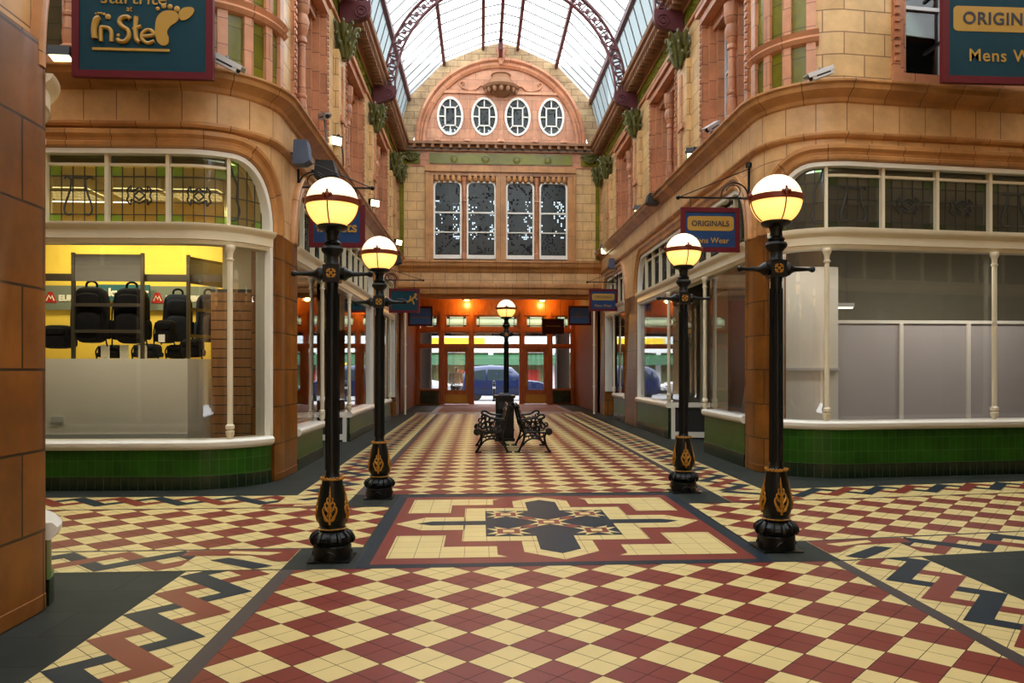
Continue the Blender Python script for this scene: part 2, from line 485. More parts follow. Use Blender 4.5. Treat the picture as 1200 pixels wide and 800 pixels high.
for pts in (rect(-.83, .83, -.80, .80),):
    mp(pts, LIN, .0045); gridtiles(pts, CRM, .005, .205)
for a in range(4):
    c_, s_ = ((1, 0), (0, 1), (-1, 0), (0, -1))[a]
    def rt(p): return [(c_*x-s_*y, s_*x+c_*y) for x, y in p]
    gridtiles(rt([(.82, -.31), (1.22, -.31), (1.52, 0), (1.22, .31), (.82, .31)][:1]+[(1.22, -.31), (1.49, 0), (1.22, .31), (.82, .31)]), CRM, .005, .205)
    hw = .1 if a % 2 == 0 else .17
    mp(rt([(.5, -hw), (1.14, -hw), (1.29, 0), (1.14, hw), (.5, hw)]), BLU, .006)
mp(rect(-.62, .62, -.62, .62), BLU, .0063)
def star(cx, cy, r):
    h = r*.52
    for k in range(4):
        c_, s_ = ((1, 0), (0, 1), (-1, 0), (0, -1))[k]
        def rt(p): return [(cx+c_*x-s_*y, cy+s_*x+c_*y) for x, y in p]
        mp(rt([(h, -h), (r*1.02, -r*.66), (h, 0)]), CRM, .008); mp(rt([(h, 0), (r*1.02, r*.66), (h, h)]), CRM, .008)
    mp([(cx-h, cy-h), (cx+h, cy-h), (cx+h, cy+h), (cx-h, cy+h)], RED, .0085)
    mp([(cx-h*.5, cy-h*.5), (cx+h*.5, cy-h*.5), (cx+h*.5, cy+h*.5), (cx-h*.5, cy+h*.5)], CRM, .009)
for cx, cy in ((-.41, -.41), (.41, -.41), (-.41, .41), (.41, .41), (0, 0)): star(cx, cy, .2)
for cx, cy in ((.205, 0), (-.205, 0), (0, .205), (0, -.205)):
    pass
for cx, cy in ((-.2, .2), (.2, .2), (-.2, -.2), (.2, -.2)):
    mp([(cx, cy-.09), (cx+.09, cy), (cx, cy+.09), (cx-.09, cy)], RED, .0072)
# entrance end
fpoly(rect(-2.9, 2.9, 26.2, 27.3), PVG, .003)
fpoly(rect(-2.2, 2.4, 27.3, 33.6), MAT, .003)
for x in (-2.3, 2.5): fpoly(rect(x-.1, x+.1, 26.2, 33.6), PVG, .004)
floor = fl.build('floor', FM, label='tiled arcade floor of red and cream diamonds with slate edges', cat='floor', kind='structure')
# ------------------------------------------------------------------ plan of each corner building
class Plan:
    """outline of a corner building: s<0 runs away along the side arcade, 0..L round the corner, s>L along the main arcade"""
    def __init__(s, cx, cy, r, sx, sy, phi):
        s.c = (cx, cy); s.r = r; s.sx = sx; s.sy = sy; s.phi = R(phi); s.L = r*PI/2
    def at(s, q, off=0.0):
        cx, cy = s.c
        if q <= 0:
            d = (-s.sx*math.cos(s.phi), -s.sy*math.sin(s.phi)); n = (-s.sx*math.sin(s.phi), s.sy*math.cos(s.phi))
            p = (cx-q*d[0], cy+s.r*s.sy-q*d[1])
        elif q < s.L:
            a = q/s.r; n = (s.sx*math.sin(a), s.sy*math.cos(a)); p = (cx+s.r*n[0], cy+s.r*n[1])
        else:
            n = (s.sx, 0); p = (cx+s.r*s.sx, cy-s.sy*(q-s.L))
        return (p[0]+n[0]*off, p[1]+n[1]*off)
    def P(s, q, off, z):
        a = s.at(q, off); return (a[0], a[1], z)
    def flip(s): return s.sx*s.sy > 0
    def sY(s, Y): return s.L+abs(Y-s.c[1])
    def samples(s, a, b, st=.075, fine=()):
        o = [a, b]+[x for x in fine if a < x < b]
        if a < 0 < b: o.append(0)
        if a < s.L < b: o.append(s.L)
        k = 1
        while k*st < s.L:
            if a < k*st < b: o.append(k*st)
            k += 1
        return sorted(set(o))
def quad(mb, pl, pts, m, uv):
    if pl.flip(): pts, uv = pts[::-1], uv[::-1]
    mb.face(pts, m, uv)
def sweep(mb, pl, a, b, prof, ms, closed=False, caps=True, fine=()):
    """prof: [(offset, z)], bottom to top on the outside; ms: material index per segment"""
    S = pl.samples(a, b, fine=fine)
    n = len(prof); segs = n if closed else n-1
    ln = [0]
    for i in range(segs):
        p, q = prof[i], prof[(i+1) % n]; ln.append(ln[-1]+math.hypot(p[0]-q[0], p[1]-q[1]))
    for i in range(len(S)-1):
        for k in range(segs):
            p, q = prof[k], prof[(k+1) % n]
            m = ms[k] if isinstance(ms, (list, tuple)) else ms
            v0, v1 = (p[1], q[1]) if abs(p[1]-q[1]) > .02 else (ln[k], ln[k+1])
            quad(mb, pl, [pl.P(S[i], *p), pl.P(S[i+1], *p), pl.P(S[i+1], *q), pl.P(S[i], *q)], m,
                 [(S[i], v0), (S[i+1], v0), (S[i+1], v1), (S[i], v1)])
    if closed and caps:
        m = ms[0] if isinstance(ms, (list, tuple)) else ms
        quad(mb, pl, [pl.P(a, *p) for p in prof[::-1]], m, [p for p in prof[::-1]])
        quad(mb, pl, [pl.P(b, *p) for p in prof], m, list(prof))
def sbox(mb, pl, a, b, o0, o1, z0, z1, m=0, st=None):
    sweep(mb, pl, a, b, [(o0, z0), (o1, z0), (o1, z1), (o0, z1)], m, closed=True)
class Opening:
    """shop opening between s=a and s=b, rounded top corners"""
    def __init__(s, a, b, zlow, ztop, rs, rz, left=True, right=True):
        s.a, s.b, s.zl, s.zt, s.rs, s.rz, s.left, s.right = a, b, zlow, ztop, rs, rz, left, right
    def top(s, q):
        z = s.zt
        for on, d in ((s.left, q-s.a), (s.right, s.b-q)):
            if on and d < s.rs:
                u = max(0, min(1, 1-d/s.rs)); z = min(z, s.zt-s.rz*(1-math.sqrt(max(0, 1-u*u))))
        return z
    def fine(s, n=12):
        o = []
        for k in range(n+1):
            u = 1-math.cos(PI/2*k/n)
            if s.left: o.append(s.a+s.rs*u)
            if s.right: o.append(s.b-s.rs*u)
        return o
    def curve(s, d=0, n=12, zlow=None):
        zl = s.zl if zlow is None else zlow
        pts = []
        if s.left:
            pts.append((s.a-d, zl))
            for k in range(n+1):
                t = PI/2*k/n; pts.append((s.a+s.rs-(s.rs+d)*math.cos(t), s.zt-s.rz+(s.rz+d)*math.sin(t)))
        else: pts.append((s.a, s.zt+d))
        if s.right:
            for k in range(n+1):
                t = PI/2*(1-k/n); pts.append((s.b-s.rs+(s.rs+d)*math.cos(t), s.zt-s.rz+(s.rz+d)*math.sin(t)))
            pts.append((s.b+d, zl))
        else: pts.append((s.b, s.zt+d))
        return pts
def archband(mb, pl, op, prof, m, zlow=None):
    """moulding following the opening: prof [(d, off)] from inner to outer"""
    cs = []
    for d, off in prof:
        c = op.curve(d, zlow=zlow); cs.append([(q, z, off) for q, z in c])
    # subdivide long straight top where it crosses the corner
    ref = op.curve(0, zlow=zlow)
    def dense(c):
        o = []
        for i in range(len(c)-1):
            o.append(c[i])
            a, b = ref[i], ref[i+1]
            if abs(a[0]-b[0]) > .3:
                for k in pl.samples(a[0], b[0])[1:-1]:
                    t = (k-a[0])/(b[0]-a[0]); o.append(tuple(c[i][j]+t*(c[i+1][j]-c[i][j]) for j in range(3)))
        o.append(c[-1]); return o
    cs = [dense(c) for c in cs]
    n = len(cs[0]); acc = 0
    for i in range(n-1):
        dl = math.hypot(cs[0][i+1][0]-cs[0][i][0], cs[0][i+1][1]-cs[0][i][1])
        for k in range(len(prof)-1):
            A, B, C, D = cs[k][i], cs[k][i+1], cs[k+1][i+1], cs[k+1][i]
            pts = [pl.P(p[0], p[2], p[1]) for p in (A, B, C, D)]
            v0, v1 = prof[k][0], prof[k+1][0]
            quad(mb, pl, pts, m, [(acc, v0), (acc+dl, v0), (acc+dl, v1), (acc, v1)])
        acc += dl

LV_L = dict(dark=.17, sb=.50, st=.62, trb=3.08, trt=3.33, leadt=4.05, strip=4.20, ft=4.25, pb=4.58, pt=4.97, ct=5.24)
LV_R = dict(dark=.20, sb=.67, st=.79, trb=3.18, trt=3.46, leadt=4.19, strip=4.33, ft=4.38, pb=4.78, pt=5.18, ct=5.46)
EAVE = 9.1
def lv_mid(): return LV_L

win_no = [0]; door_no = [0]
def next_win():
    win_no[0] += 1; return 'window_%d' % win_no[0]

M['amberglass'] = frosted('amber_leaded_glass', (.62, .54, .30), (.5, .42, .18), .25)
M['greenq'] = frosted('green_quarry', (.35, .6, .12), (.3, .5, .1), .4)
M['greyleadglass'] = frosted('grey_leaded_glass', (.30, .31, .25), (.2, .2, .16), .3)
M['greenq2'] = frosted('dull_green_quarry', (.14, .24, .10), (.10, .15, .06), .4)

def lead_pane(pl, root, a, b, z0, z1, ms, top=None, style=0, off=-.10):
    """leaded light between s=a..b: glass with coloured corner quarries, and its lead came with a small device"""
    g = MB(); ld = MB()
    nx = max(3, round((b-a)/.15)); zs = [z0, z0+.12, z0+.42, z1-.12, z1]
    if top is not None: zs = [z0, z0+.13, z0+.38, z0+.66, z1]
    q = [a+(b-a)*i/nx for i in range(nx+1)]
    lim = (lambda s: min(z1, top(s))) if top else (lambda s: z1)
    for i in range(nx):
        for k in range(len(zs)-1):
            za0, za1 = min(zs[k], lim(q[i])), min(zs[k+1], lim(q[i]))
            zb0, zb1 = min(zs[k], lim(q[i+1])), min(zs[k+1], lim(q[i+1]))
            corner = (i in (0, nx-1)) and k in (0, len(zs)-2)
            quad(g, pl, [pl.P(q[i], off, za0), pl.P(q[i+1], off, zb0), pl.P(q[i+1], off, zb1), pl.P(q[i], off, za1)],
                 1 if corner else 0, [(0, 0), (1, 0), (1, 1), (0, 1)])
    for i in range(nx+1):
        if lim(q[i])-z0 > .05: sbox(ld, pl, q[i]-.005, q[i]+.005, off-.004, off+.008, z0, lim(q[i]))
    for z in zs[1:-1]:
        b2 = b
        if top:
            while b2 > a and top(b2) < z: b2 -= .02
            a2 = a
            while a2 < b and top(a2) < z: a2 += .02
        else: a2 = a
        if b2-a2 > .05: sbox(ld, pl, a2, b2, off-.004, off+.008, z-.005, z+.005)
    m = (a+b)/2; zm = (z0+z1)/2; w = b-a
    def curve(pts, r=.011):
        ld.curve([pl.P(s, off+.012, z) for s, z in pts], r, 5, k=4)
    if top is None and w > .4:
        if style == 0:
            for sg in (-1, 1):
                curve([(m+sg*.17*w*u, zm+.0+t) for u, t in ((1.0, .10), (.85, .115), (.8, .05), (.45, .07), (0, .10))])
                curve([(m+sg*.17*w*u, zm+t) for u, t in ((1.0, -.10), (.85, -.115), (.8, -.05), (.45, -.07), (0, -.10))])
                curve([(m+sg*w*x, zm+t) for x, t in ((.17, -.1), (.215, -.06), (.19, 0), (.215, .06), (.17, .1))])
                curve([(m, zm+.06*sg), (m+.1*w, zm), ]); curve([(m, zm+.06*sg), (m-.1*w, zm)])
        else:
            for sg in (-1, 1):
                curve([(m+sg*w*x, z0+(z1-z0)*t) for x, t in ((.12, .78), (.13, .65), (.17, .5), (.22, .36), (.24, .25), (.2, .16), (.1, .17))], .013)
                curve([(m+sg*w*x, z0+(z1-z0)*t) for x, t in ((.24, .78), (.2, .82), (.12, .78), (.08, .8), (0, .8))], .013)
    if top is not None:
        curve([(a+w*x, z0+(z1-z0)*t) for x, t in ((.02, .1), (.2, .12), (.28, .25), (.2, .4), (.22, .58), (.1, .75), (.02, .92))], .013)
    p = g.build('leaded_pane', ms, root)
    ld.build('lead_came', M['lead'], p)
    return p

def colonnette(pl, root, s, z0, z1, mat):
    mb = MB()
    h = z1-z0
    x, y = pl.at(s, .03)
    prof = [(.0, 0), (.022, .0), (.05, .05), (.055, .10), (.03, .115), (.055, .13), (.055, .17), (.036, .19), (.033, h-.20), (.048, h-.19), (.048, h-.172), (.034, h-.165), (.038, h-.10), (.056, h-.06), (.062, h-.05), (.062, h-.02), (.055, h), (0, h)]
    mb.lathe((x, y, z0), prof, 14)
    return mb.build('colonnette', mat, root)

def shop_window(pl, lv, a, b, label, mull, cols, wins, left=True, right=True, rs=.6, glassm='glass', leadm=('amberglass', 'greenq'), recess=None, plain_s=None, styles=(0, 0, 1)):
    """shopfront bay: opening, leaded lights over a moulded transom, colonnettes, curved panes, sill and tiled stall riser.
    wins = list of (s0, s1) glazed stretches under the transom, recess = (s0, s1) entrance between them"""
    rz = lv['ft']-lv['trt']-.02
    op = Opening(a, b, lv['trt'], lv['ft'], rs, rz, left, right)
    root = empty(next_win(), pl.P((a+b)/2, 0, 0), label=label, cat='window', kind='structure')
    root.location = (0, 0, 0)
    c = 'cream'
    # painted frame round the opening, down to the sill
    fr = MB(); archband(fr, pl, op, [(0, -.2), (0, .03), (-.06, .03), (-.06, -.2)], 0, zlow=lv['st'])
    if left: pass
    fr.build('window_frame', M['white'], root)
    # transom
    tr = MB(); t0, t1 = lv['trb'], lv['trt']
    prof = [(-.2, t0), (.0, t0), (.02, t0+.05), (.035, t0+.055), (.035, t0+.16), (.06, t0+.19), (.075, t0+.2), (.09, t0+.23), (.09, t1), (-.2, t1)]
    sweep(tr, pl, a, b, prof, 0, closed=True); tr.build('transom_rail', M[c], root)
    # mullions, fixed strip above
    ml = MB()
    lo, hi = a+.06, b-.06
    ms = sorted(m for m in mull if lo+.15 < m < hi-.15)
    edges = [lo]+ms+[hi]
    for i in range(len(edges)-1):
        e0, e1 = edges[i], edges[i+1]
        first, last = (i == 0 and left), (i == len(edges)-2 and right)
        mid_rounded = op.top(e0+.03) < lv['strip']-.05 or op.top(e1-.03) < lv['strip']-.05
        if (first or last) and mid_rounded:
            lead_pane(pl, root, e0+.02, e1-.02, t1, lv['ft'], [M[leadm[0]], M[leadm[1]]], top=lambda s: op.top(s)-.05)
        else:
            lead_pane(pl, root, e0+.02, e1-.02, t1, lv['leadt'], [M[leadm[0]], M[leadm[1]]], style=styles[i % len(styles)])
            sbox(ml, pl, e0, e1, -.14, -.05, lv['leadt'], lv['leadt']+.035)
            sp = MB(); sbox(sp, pl, e0, e1, -.12, -.1, lv['leadt']+.03, lv['ft']-.05); sp.build('glass_strip', M['greyleadglass'], root)
    for m in ms:
        sbox(ml, pl, m-.022, m+.022, -.15, -.02, t1, min(op.top(m), lv['ft'])-.04)
    ml.build('mullions', M[c], root)
    # glass, sills, risers below
    for (w0, w1, rets) in wins:
        gl = MB()
        S = pl.samples(w0, w1)
        for i in range(len(S)-1):
            quad(gl, pl, [pl.P(S[i], -.06, lv['st']), pl.P(S[i+1], -.06, lv['st']), pl.P(S[i+1], -.06, t0), pl.P(S[i], -.06, t0)], 0, [(0, 0), (1, 0), (1, 1), (0, 1)])
        gl.build('glass_pane', M[glassm], root)
        sl = MB(); z0, z1 = lv['sb'], lv['st']
        sweep(sl, pl, w0, w1, [(-.25, z0), (.06, z0), (.085, z0+.02), (.10, z0+.05), (.10, z1-.03), (.07, z1), (-.25, z1)], 0, closed=True)
        sl.build('window_sill', M['white'], root)
        rb = MB()
        sweep(rb, pl, w0, w1, [(-.2, 0), (.055, 0), (.055, lv['dark']), (.04, lv['dark']), (.04, lv['sb']), (-.2, lv['sb'])], [1, 1, 0, 0, 0, 0], closed=True)
        rb.build('tiled_riser', [M['greent'], M['darkt']], root)
        for side, on in ((w0, rets[0]), (w1, rets[1])):
            if not on: continue
            # glazed return splaying back to the shop door
            sg = 1 if side == w1 else -1
            p0 = Vector(pl.P(side, -.06, 0)); p1 = Vector(pl.P(side+sg*.28, -1.25, 0))
            up = Vector((0, 0, 1))
            g2 = MB(); g2.face([p0+up*lv['st'], p1+up*lv['st'], p1+up*t0, p0+up*t0]); g2.build('glass_pane', M[glassm], root)
            s2 = MB(); s2.bar(p0+up*(lv['st']-.05), p1+up*(lv['st']-.05), .12, .1); s2.bar(p0+up*.1, p1+up*.1, .06, .12); s2.bar(p1, p1+up*t0, .07, .07, up=(1, 0, 0)); s2.bar(p0, p0+up*lv['sb'], .08, .08, up=(1, 0, 0)); s2.build('return_frame', M['white'], root)
            r2 = MB(); r2.bar(p0+up*(lv['sb']/2+.05), p1+up*(lv['sb']/2+.05), .04, lv['sb']-.15); r2.build('return_panel', M['black'], root)
    for s_ in cols: colonnette(pl, root, s_, lv['st'], lv['trb'], M[c])
    return op, root

def shop_door(pl, lv, a, b, label, mat):
    """door set back between two glazed returns"""
    door_no[0] += 1
    root = empty('door_%d' % door_no[0], label=label, cat='door', kind='structure')
    fr = MB(); o = -1.27
    for s in (a, b): sbox(fr, pl, s-.05, s+.05, o-.06, o+.06, 0, lv['trb'])
    sbox(fr, pl, a, b, o-.06, o+.06, 2.3, 2.4); sbox(fr, pl, a, b, o-.06, o+.06, lv['trb']-.1, lv['trb'])
    fr.build('door_frame', M[mat], root)
    d = MB()
    sbox(d, pl, a+.05, a+.17, o-.025, o+.025, .02, 2.3); sbox(d, pl, b-.17, b-.05, o-.025, o+.025, .02, 2.3)
    sbox(d, pl, a+.17, b-.17, o-.025, o+.025, .02, .3); sbox(d, pl, a+.17, b-.17, o-.025, o+.025, 2.15, 2.3); sbox(d, pl, a+.17, b-.17, o-.025, o+.025, .95, 1.08)
    leaf = d.build('door_leaf', M[mat], root)
    g = MB(); sbox(g, pl, a+.17, b-.17, o-.006, o+.006, .3, .95); sbox(g, pl, a+.17, b-.17, o-.006, o+.006, 1.08, 2.15); sbox(g, pl, a+.05, b-.05, o-.006, o+.006, 2.4, lv['trb']-.1)
    g.build('door_glass', M['glassd'], leaf)
    h = MB(); p = pl.P(b-.11, o+.07, 1.0); q = pl.P(b-.11, o+.07, 1.3); h.tube([p, q], .012, 8); h.tube([p, pl.P(b-.11, o, 1.0)], .01, 6); h.tube([q, pl.P(b-.11, o, 1.3)], .01, 6); h.build('door_handle', M['gold'], leaf)
    return root

def pier(pl, lv, a, b, root, bulge=.05):
    mb = MB(); zt = lv.get('pz', lv['trt'])
    e = .05
    S = pl.samples(a, b, st=.08)
    prof = [(0, 0), (bulge+.004, 0), (bulge+.004, .1), (bulge, .105), (bulge, zt)]
    sweep(mb, pl, a, b, prof, 0)
    # returns into the openings
    for s in (a, b):
        pts = [pl.P(s, -.3, 0), pl.P(s, bulge, 0), pl.P(s, bulge, zt), pl.P(s, -.3, zt)]
        u = [(0, 0), (.35, 0), (.35, zt), (0, zt)]
        if (s == b) == pl.flip(): pts, u = pts[::-1], u[::-1]
        mb.face(pts, 0, u)
    return mb.build('pier', M['brown'], root)

def street_wall(name, pl, lv, s_end, bays, piers, label, ops, s_start):
    """facade below the first floor: arched fascia over the bays, brown piers, fascia panels and cornice"""
    root_mb = MB()
    zt, pb = lv.get('pz', lv['trt']), lv['pb']
    spans = sorted([(o.a, o.b, o) for o in ops]+[(a, b, None) for a, b in piers], key=lambda t: t[0])
    for a, b, o in spans:
        S = pl.samples(a, b, fine=(o.fine() if o else ()))
        for i in range(len(S)-1):
            z0 = o.top(S[i]) if o else zt; z1 = o.top(S[i+1]) if o else zt
            quad(root_mb, pl, [pl.P(S[i], 0, z0), pl.P(S[i+1], 0, z1), pl.P(S[i+1], 0, pb), pl.P(S[i], 0, pb)], 0,
                 [(S[i], z0), (S[i+1], z1), (S[i+1], pb), (S[i], pb)])
            if o:  # soffit of the opening
                quad(root_mb, pl, [pl.P(S[i], -.3, z0), pl.P(S[i+1], -.3, z1), pl.P(S[i+1], 0, z1), pl.P(S[i], 0, z0)], 0,
                     [(S[i], -.3), (S[i+1], -.3), (S[i+1], 0), (S[i], 0)])
    root = root_mb.build(name, M['panel'], label=label, cat='wall', kind='structure')
    for a, b in piers: pier(pl, lv, a, b, root, .05 if b-a > .1 else -.03)
    for o in ops:
        mb = MB(); archband(mb, pl, o, [(0, 0), (0, .03), (.03, .07), (.07, .075), (.09, .045), (.13, .05), (.17, .09), (.215, .09), (.24, .05), (.24, 0)] if 'pz' not in lv else [(0, 0), (0, .052), (.025, .06), (.06, .06), (.09, .052), (.10, 0)], 0, zlow=zt)
        mb.build('arch_moulding', M['mould'], root)
    ent = MB()
    pt, ct = lv['pt'], lv['ct']
    sweep(ent, pl, s_start, s_end, [(0, pb-.08), (.05, pb-.06), (.07, pb-.03), (.07, pb), (.03, pb+.02)], 1)
    sweep(ent, pl, s_start, s_end, [(.03, pb+.02), (.03, pt)], 0)
    k = ct-pt
    sweep(ent, pl, s_start, s_end, [(.03, pt), (.06, pt+.02*k/.27), (.07, pt+.07*k/.27), (.15, pt+.13*k/.27), (.20, pt+.15*k/.27), (.21, pt+.21*k/.27), (.25, pt+.23*k/.27), (.25, ct-.015)], 1)
    sweep(ent, pl, s_start, s_end, [(.25, ct-.015), (.22, ct), (-.2, ct+.02)], 2)
    ent.build('cornice', [M['panel'], M['mould'], M['stone']], root)
    return root
# ------------------------------------------------------------------ the corner buildings
FLp = Plan(-4.38, 10.85, .95, 1, -1, 1.5)
FRp = Plan(4.38, 11.35, .95, -1, -1, 6.0)
NLp = Plan(-4.23, 4.88, .80, 1, 1, 0)
NRp = Plan(4.23, 4.88, .80, -1, 1, 0)
def rng(a, b, n): return [a+(b-a)*i/n for i in range(1, n)]
ZT = 9.12
# ---- far left
lv = LV_L
e = FLp.sY(26)
ops = []
o, w_ = shop_window(FLp, lv, -8, 1.20, 'curved corner shop window of a yellow-lit bag shop, white frame over green tiles', [.55-.75*k for k in range(0, 11)], [.55, -2.45, -5.45], [(-8, 1.14, (0, 0))], left=False, rs=.62); ops.append(o)
a, b = 2.29, FLp.sY(19.95)
o, _ = shop_window(FLp, lv, a, b, 'long shop window behind the first two lamp posts on the left, with set-back entrance', rng(a, b, 11), [4.19, 6.94], [(a+.04, 4.19, (0, 1)), (6.94, b-.04, (1, 0))], leadm=('greyleadglass', 'greenq2')); ops.append(o)
shop_door(FLp, lv, 4.47, 6.66, 'cream shop door set back behind the first left lamp post', 'cream')
a, b = FLp.sY(21.7), FLp.sY(25)
o, _ = shop_window(FLp, lv, a, b, 'last narrow shop window on the left before the end wall', rng(a, b, 5), [14.2], [(a+.04, 14.2, (0, 1))], leadm=('greyleadglass', 'greenq2')); ops.append(o)
piersL = [(1.20, 2.29), (FLp.sY(19.95), FLp.sY(21.7)), (FLp.sY(25), e)]
wallL = street_wall('wall_left', FLp, lv, e, None, piersL, 'left corner building wall with rounded fascia, brown glazed piers and cornice', ops, -8)
# ---- far right
lv = LV_R
e2 = FRp.sY(26)
ops = []
o, _ = shop_window(FRp, lv, -8, 1.05, 'curved corner shop window of an empty shop, pale frame over bright green tiles', [.26-.85*k for k in range(0, 10)], [.26, -2.3, -4.86], [(-8, 1.0, (0, 0))], left=False, rs=.62, glassm='glassd', leadm=('greyleadglass', 'greenq2'), styles=(1, 0, 0)); ops.append(o)
a, b = 1.75, FRp.sY(19.88)
o, _ = shop_window(FRp, lv, a, b, 'long shop window behind the far lamp post on the right, with set-back entrance', rng(a, b, 11), [3.94, 6.64], [(a+.04, 3.94, (0, 1)), (6.64, b-.04, (1, 0))], leadm=('greyleadglass', 'greenq2'), glassm='glassd'); ops.append(o)
shop_door(FRp, lv, 4.22, 6.36, 'cream shop door set back behind the second right lamp post', 'cream')
a, b = FRp.sY(21.53), FRp.sY(25.08)
o, _ = shop_window(FRp, lv, a, b, 'last narrow shop window on the right before the end wall', rng(a, b, 5), [13.5], [(a+.04, 13.5, (0, 1))], leadm=('greyleadglass', 'greenq2')); ops.append(o)
piersR = [(1.05, 1.75), (FRp.sY(19.88), FRp.sY(21.53)), (FRp.sY(25.08), e2)]
wallR = street_wall('wall_right', FRp, lv, e2, None, piersR, 'right corner building wall with rounded fascia, brown glazed piers and cornice', ops, -8)
# ---- near left, only its brown corner pier and the end of its shopfront are in view
lvn = dict(LV_L); lvn.update(sb=.42, st=.53, trt=3.36, trb=3.12, pz=3.53, leadt=4.2, strip=4.3, ft=4.4, pb=4.75, pt=5.1, ct=5.35)
o, _ = shop_window(NLp, lvn, -8, 1.12, 'shop window round the back of the large brown pier, cream sill over green tiles', [.55-.75*k for k in range(0, 11)], [.5, -2.5], [(-8, 1.07, (0, 0))], left=False, rs=.6)
wallNL = street_wall('wall_near', NLp, lvn, 20, None, [(1.12, 1.80), (1.80, 1.84), (1.84, 20)], 'brown glazed corner pier of the near left building with arch springing above', [o], -8)
o, _ = shop_window(NRp, lvn, -8, .86, 'shop window of the near right corner building', [.4-.75*k for k in range(0, 11)], [.4, -2.6], [(-8, .80, (0, 0))], left=False, rs=.6)
wallNR = street_wall('near_right_wall', NRp, lvn, 20, None, [(.86, 1.95), (1.95, 20)], 'near right corner building with brown glazed piers', [o], -8)

# ------------------------------------------------------------------ upper storeys
M['sashw'] = plain('grey_white_sash', srgb(206, 208, 210), .35, noise=.05)
M['darkpane'] = glass('upper_sash_glass', (.3, .36, .32), .0)
M['darkleaded'] = leaded('dark_leaded_lights', .06, (.035, .045, .042), (.16, .19, .2), .40)
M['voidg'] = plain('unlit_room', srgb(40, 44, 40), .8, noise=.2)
def sash_window(pl, s0, s1, off, z0, z1, label, bars=(), pane='darkpane'):
    root = empty(next_win(), label=label, cat='window', kind='structure')
    fr = MB(); t = .06
    for a, b, c, d in ((s0, s0+t, z0, z1), (s1-t, s1, z0, z1), (s0+t, s1-t, z0, z0+.09), (s0+t, s1-t, z1-t, z1)): sbox(fr, pl, a, b, off-.06, off+.03, c, d)
    for z in bars: sbox(fr, pl, s0+t, s1-t, off-.05, off+.024, z-.025, z+.025)
    fr.build('sash_frame', M['sashw'], root)
    g = MB(); sbox(g, pl, s0+t, s1-t, off-.03, off-.02, z0+.09, z1-t); g.build('sash_pane', M[pane], root)
    return root
def leafy(mb, c, w, h, d, n=22, seed=1):
    """carved acanthus: tiers of leaves curling out and over from a tapering core"""
    rnd = random.Random(seed)
    c = Vector(c)
    mb.lathe(c-Vector((0, 0, h/2)), [(w*.16, 0), (w*.24, h*.3), (w*.34, h*.75), (w*.5, h*.96), (w*.5, h), (0, h)], 14)
    for tier, (z0, L, m) in enumerate(((-.46, .34, 7), (-.2, .36, 8), (.08, .38, 9))):
        for k in range(m):
            a = 2*PI*(k+.5*(tier % 2))/m+rnd.uniform(-.12, .12)
            ca, sa = math.cos(a), math.sin(a)
            r0 = .22+.10*tier
            def P(r, z): return c+Vector((ca*w*r, sa*d*r, h*z))
            e = rnd.uniform(.9, 1.15)
            mb.curve([P(r0, z0), P(r0+.10, z0+L*.45), P(r0+.22*e, z0+L*.85), P(r0+.36*e, z0+L), P(r0+.42*e, z0+L*.8), P(r0+.36*e, z0+L*.66)], [w*.10, w*.13, w*.12, w*.09, w*.06, w*.025], 7, k=3)
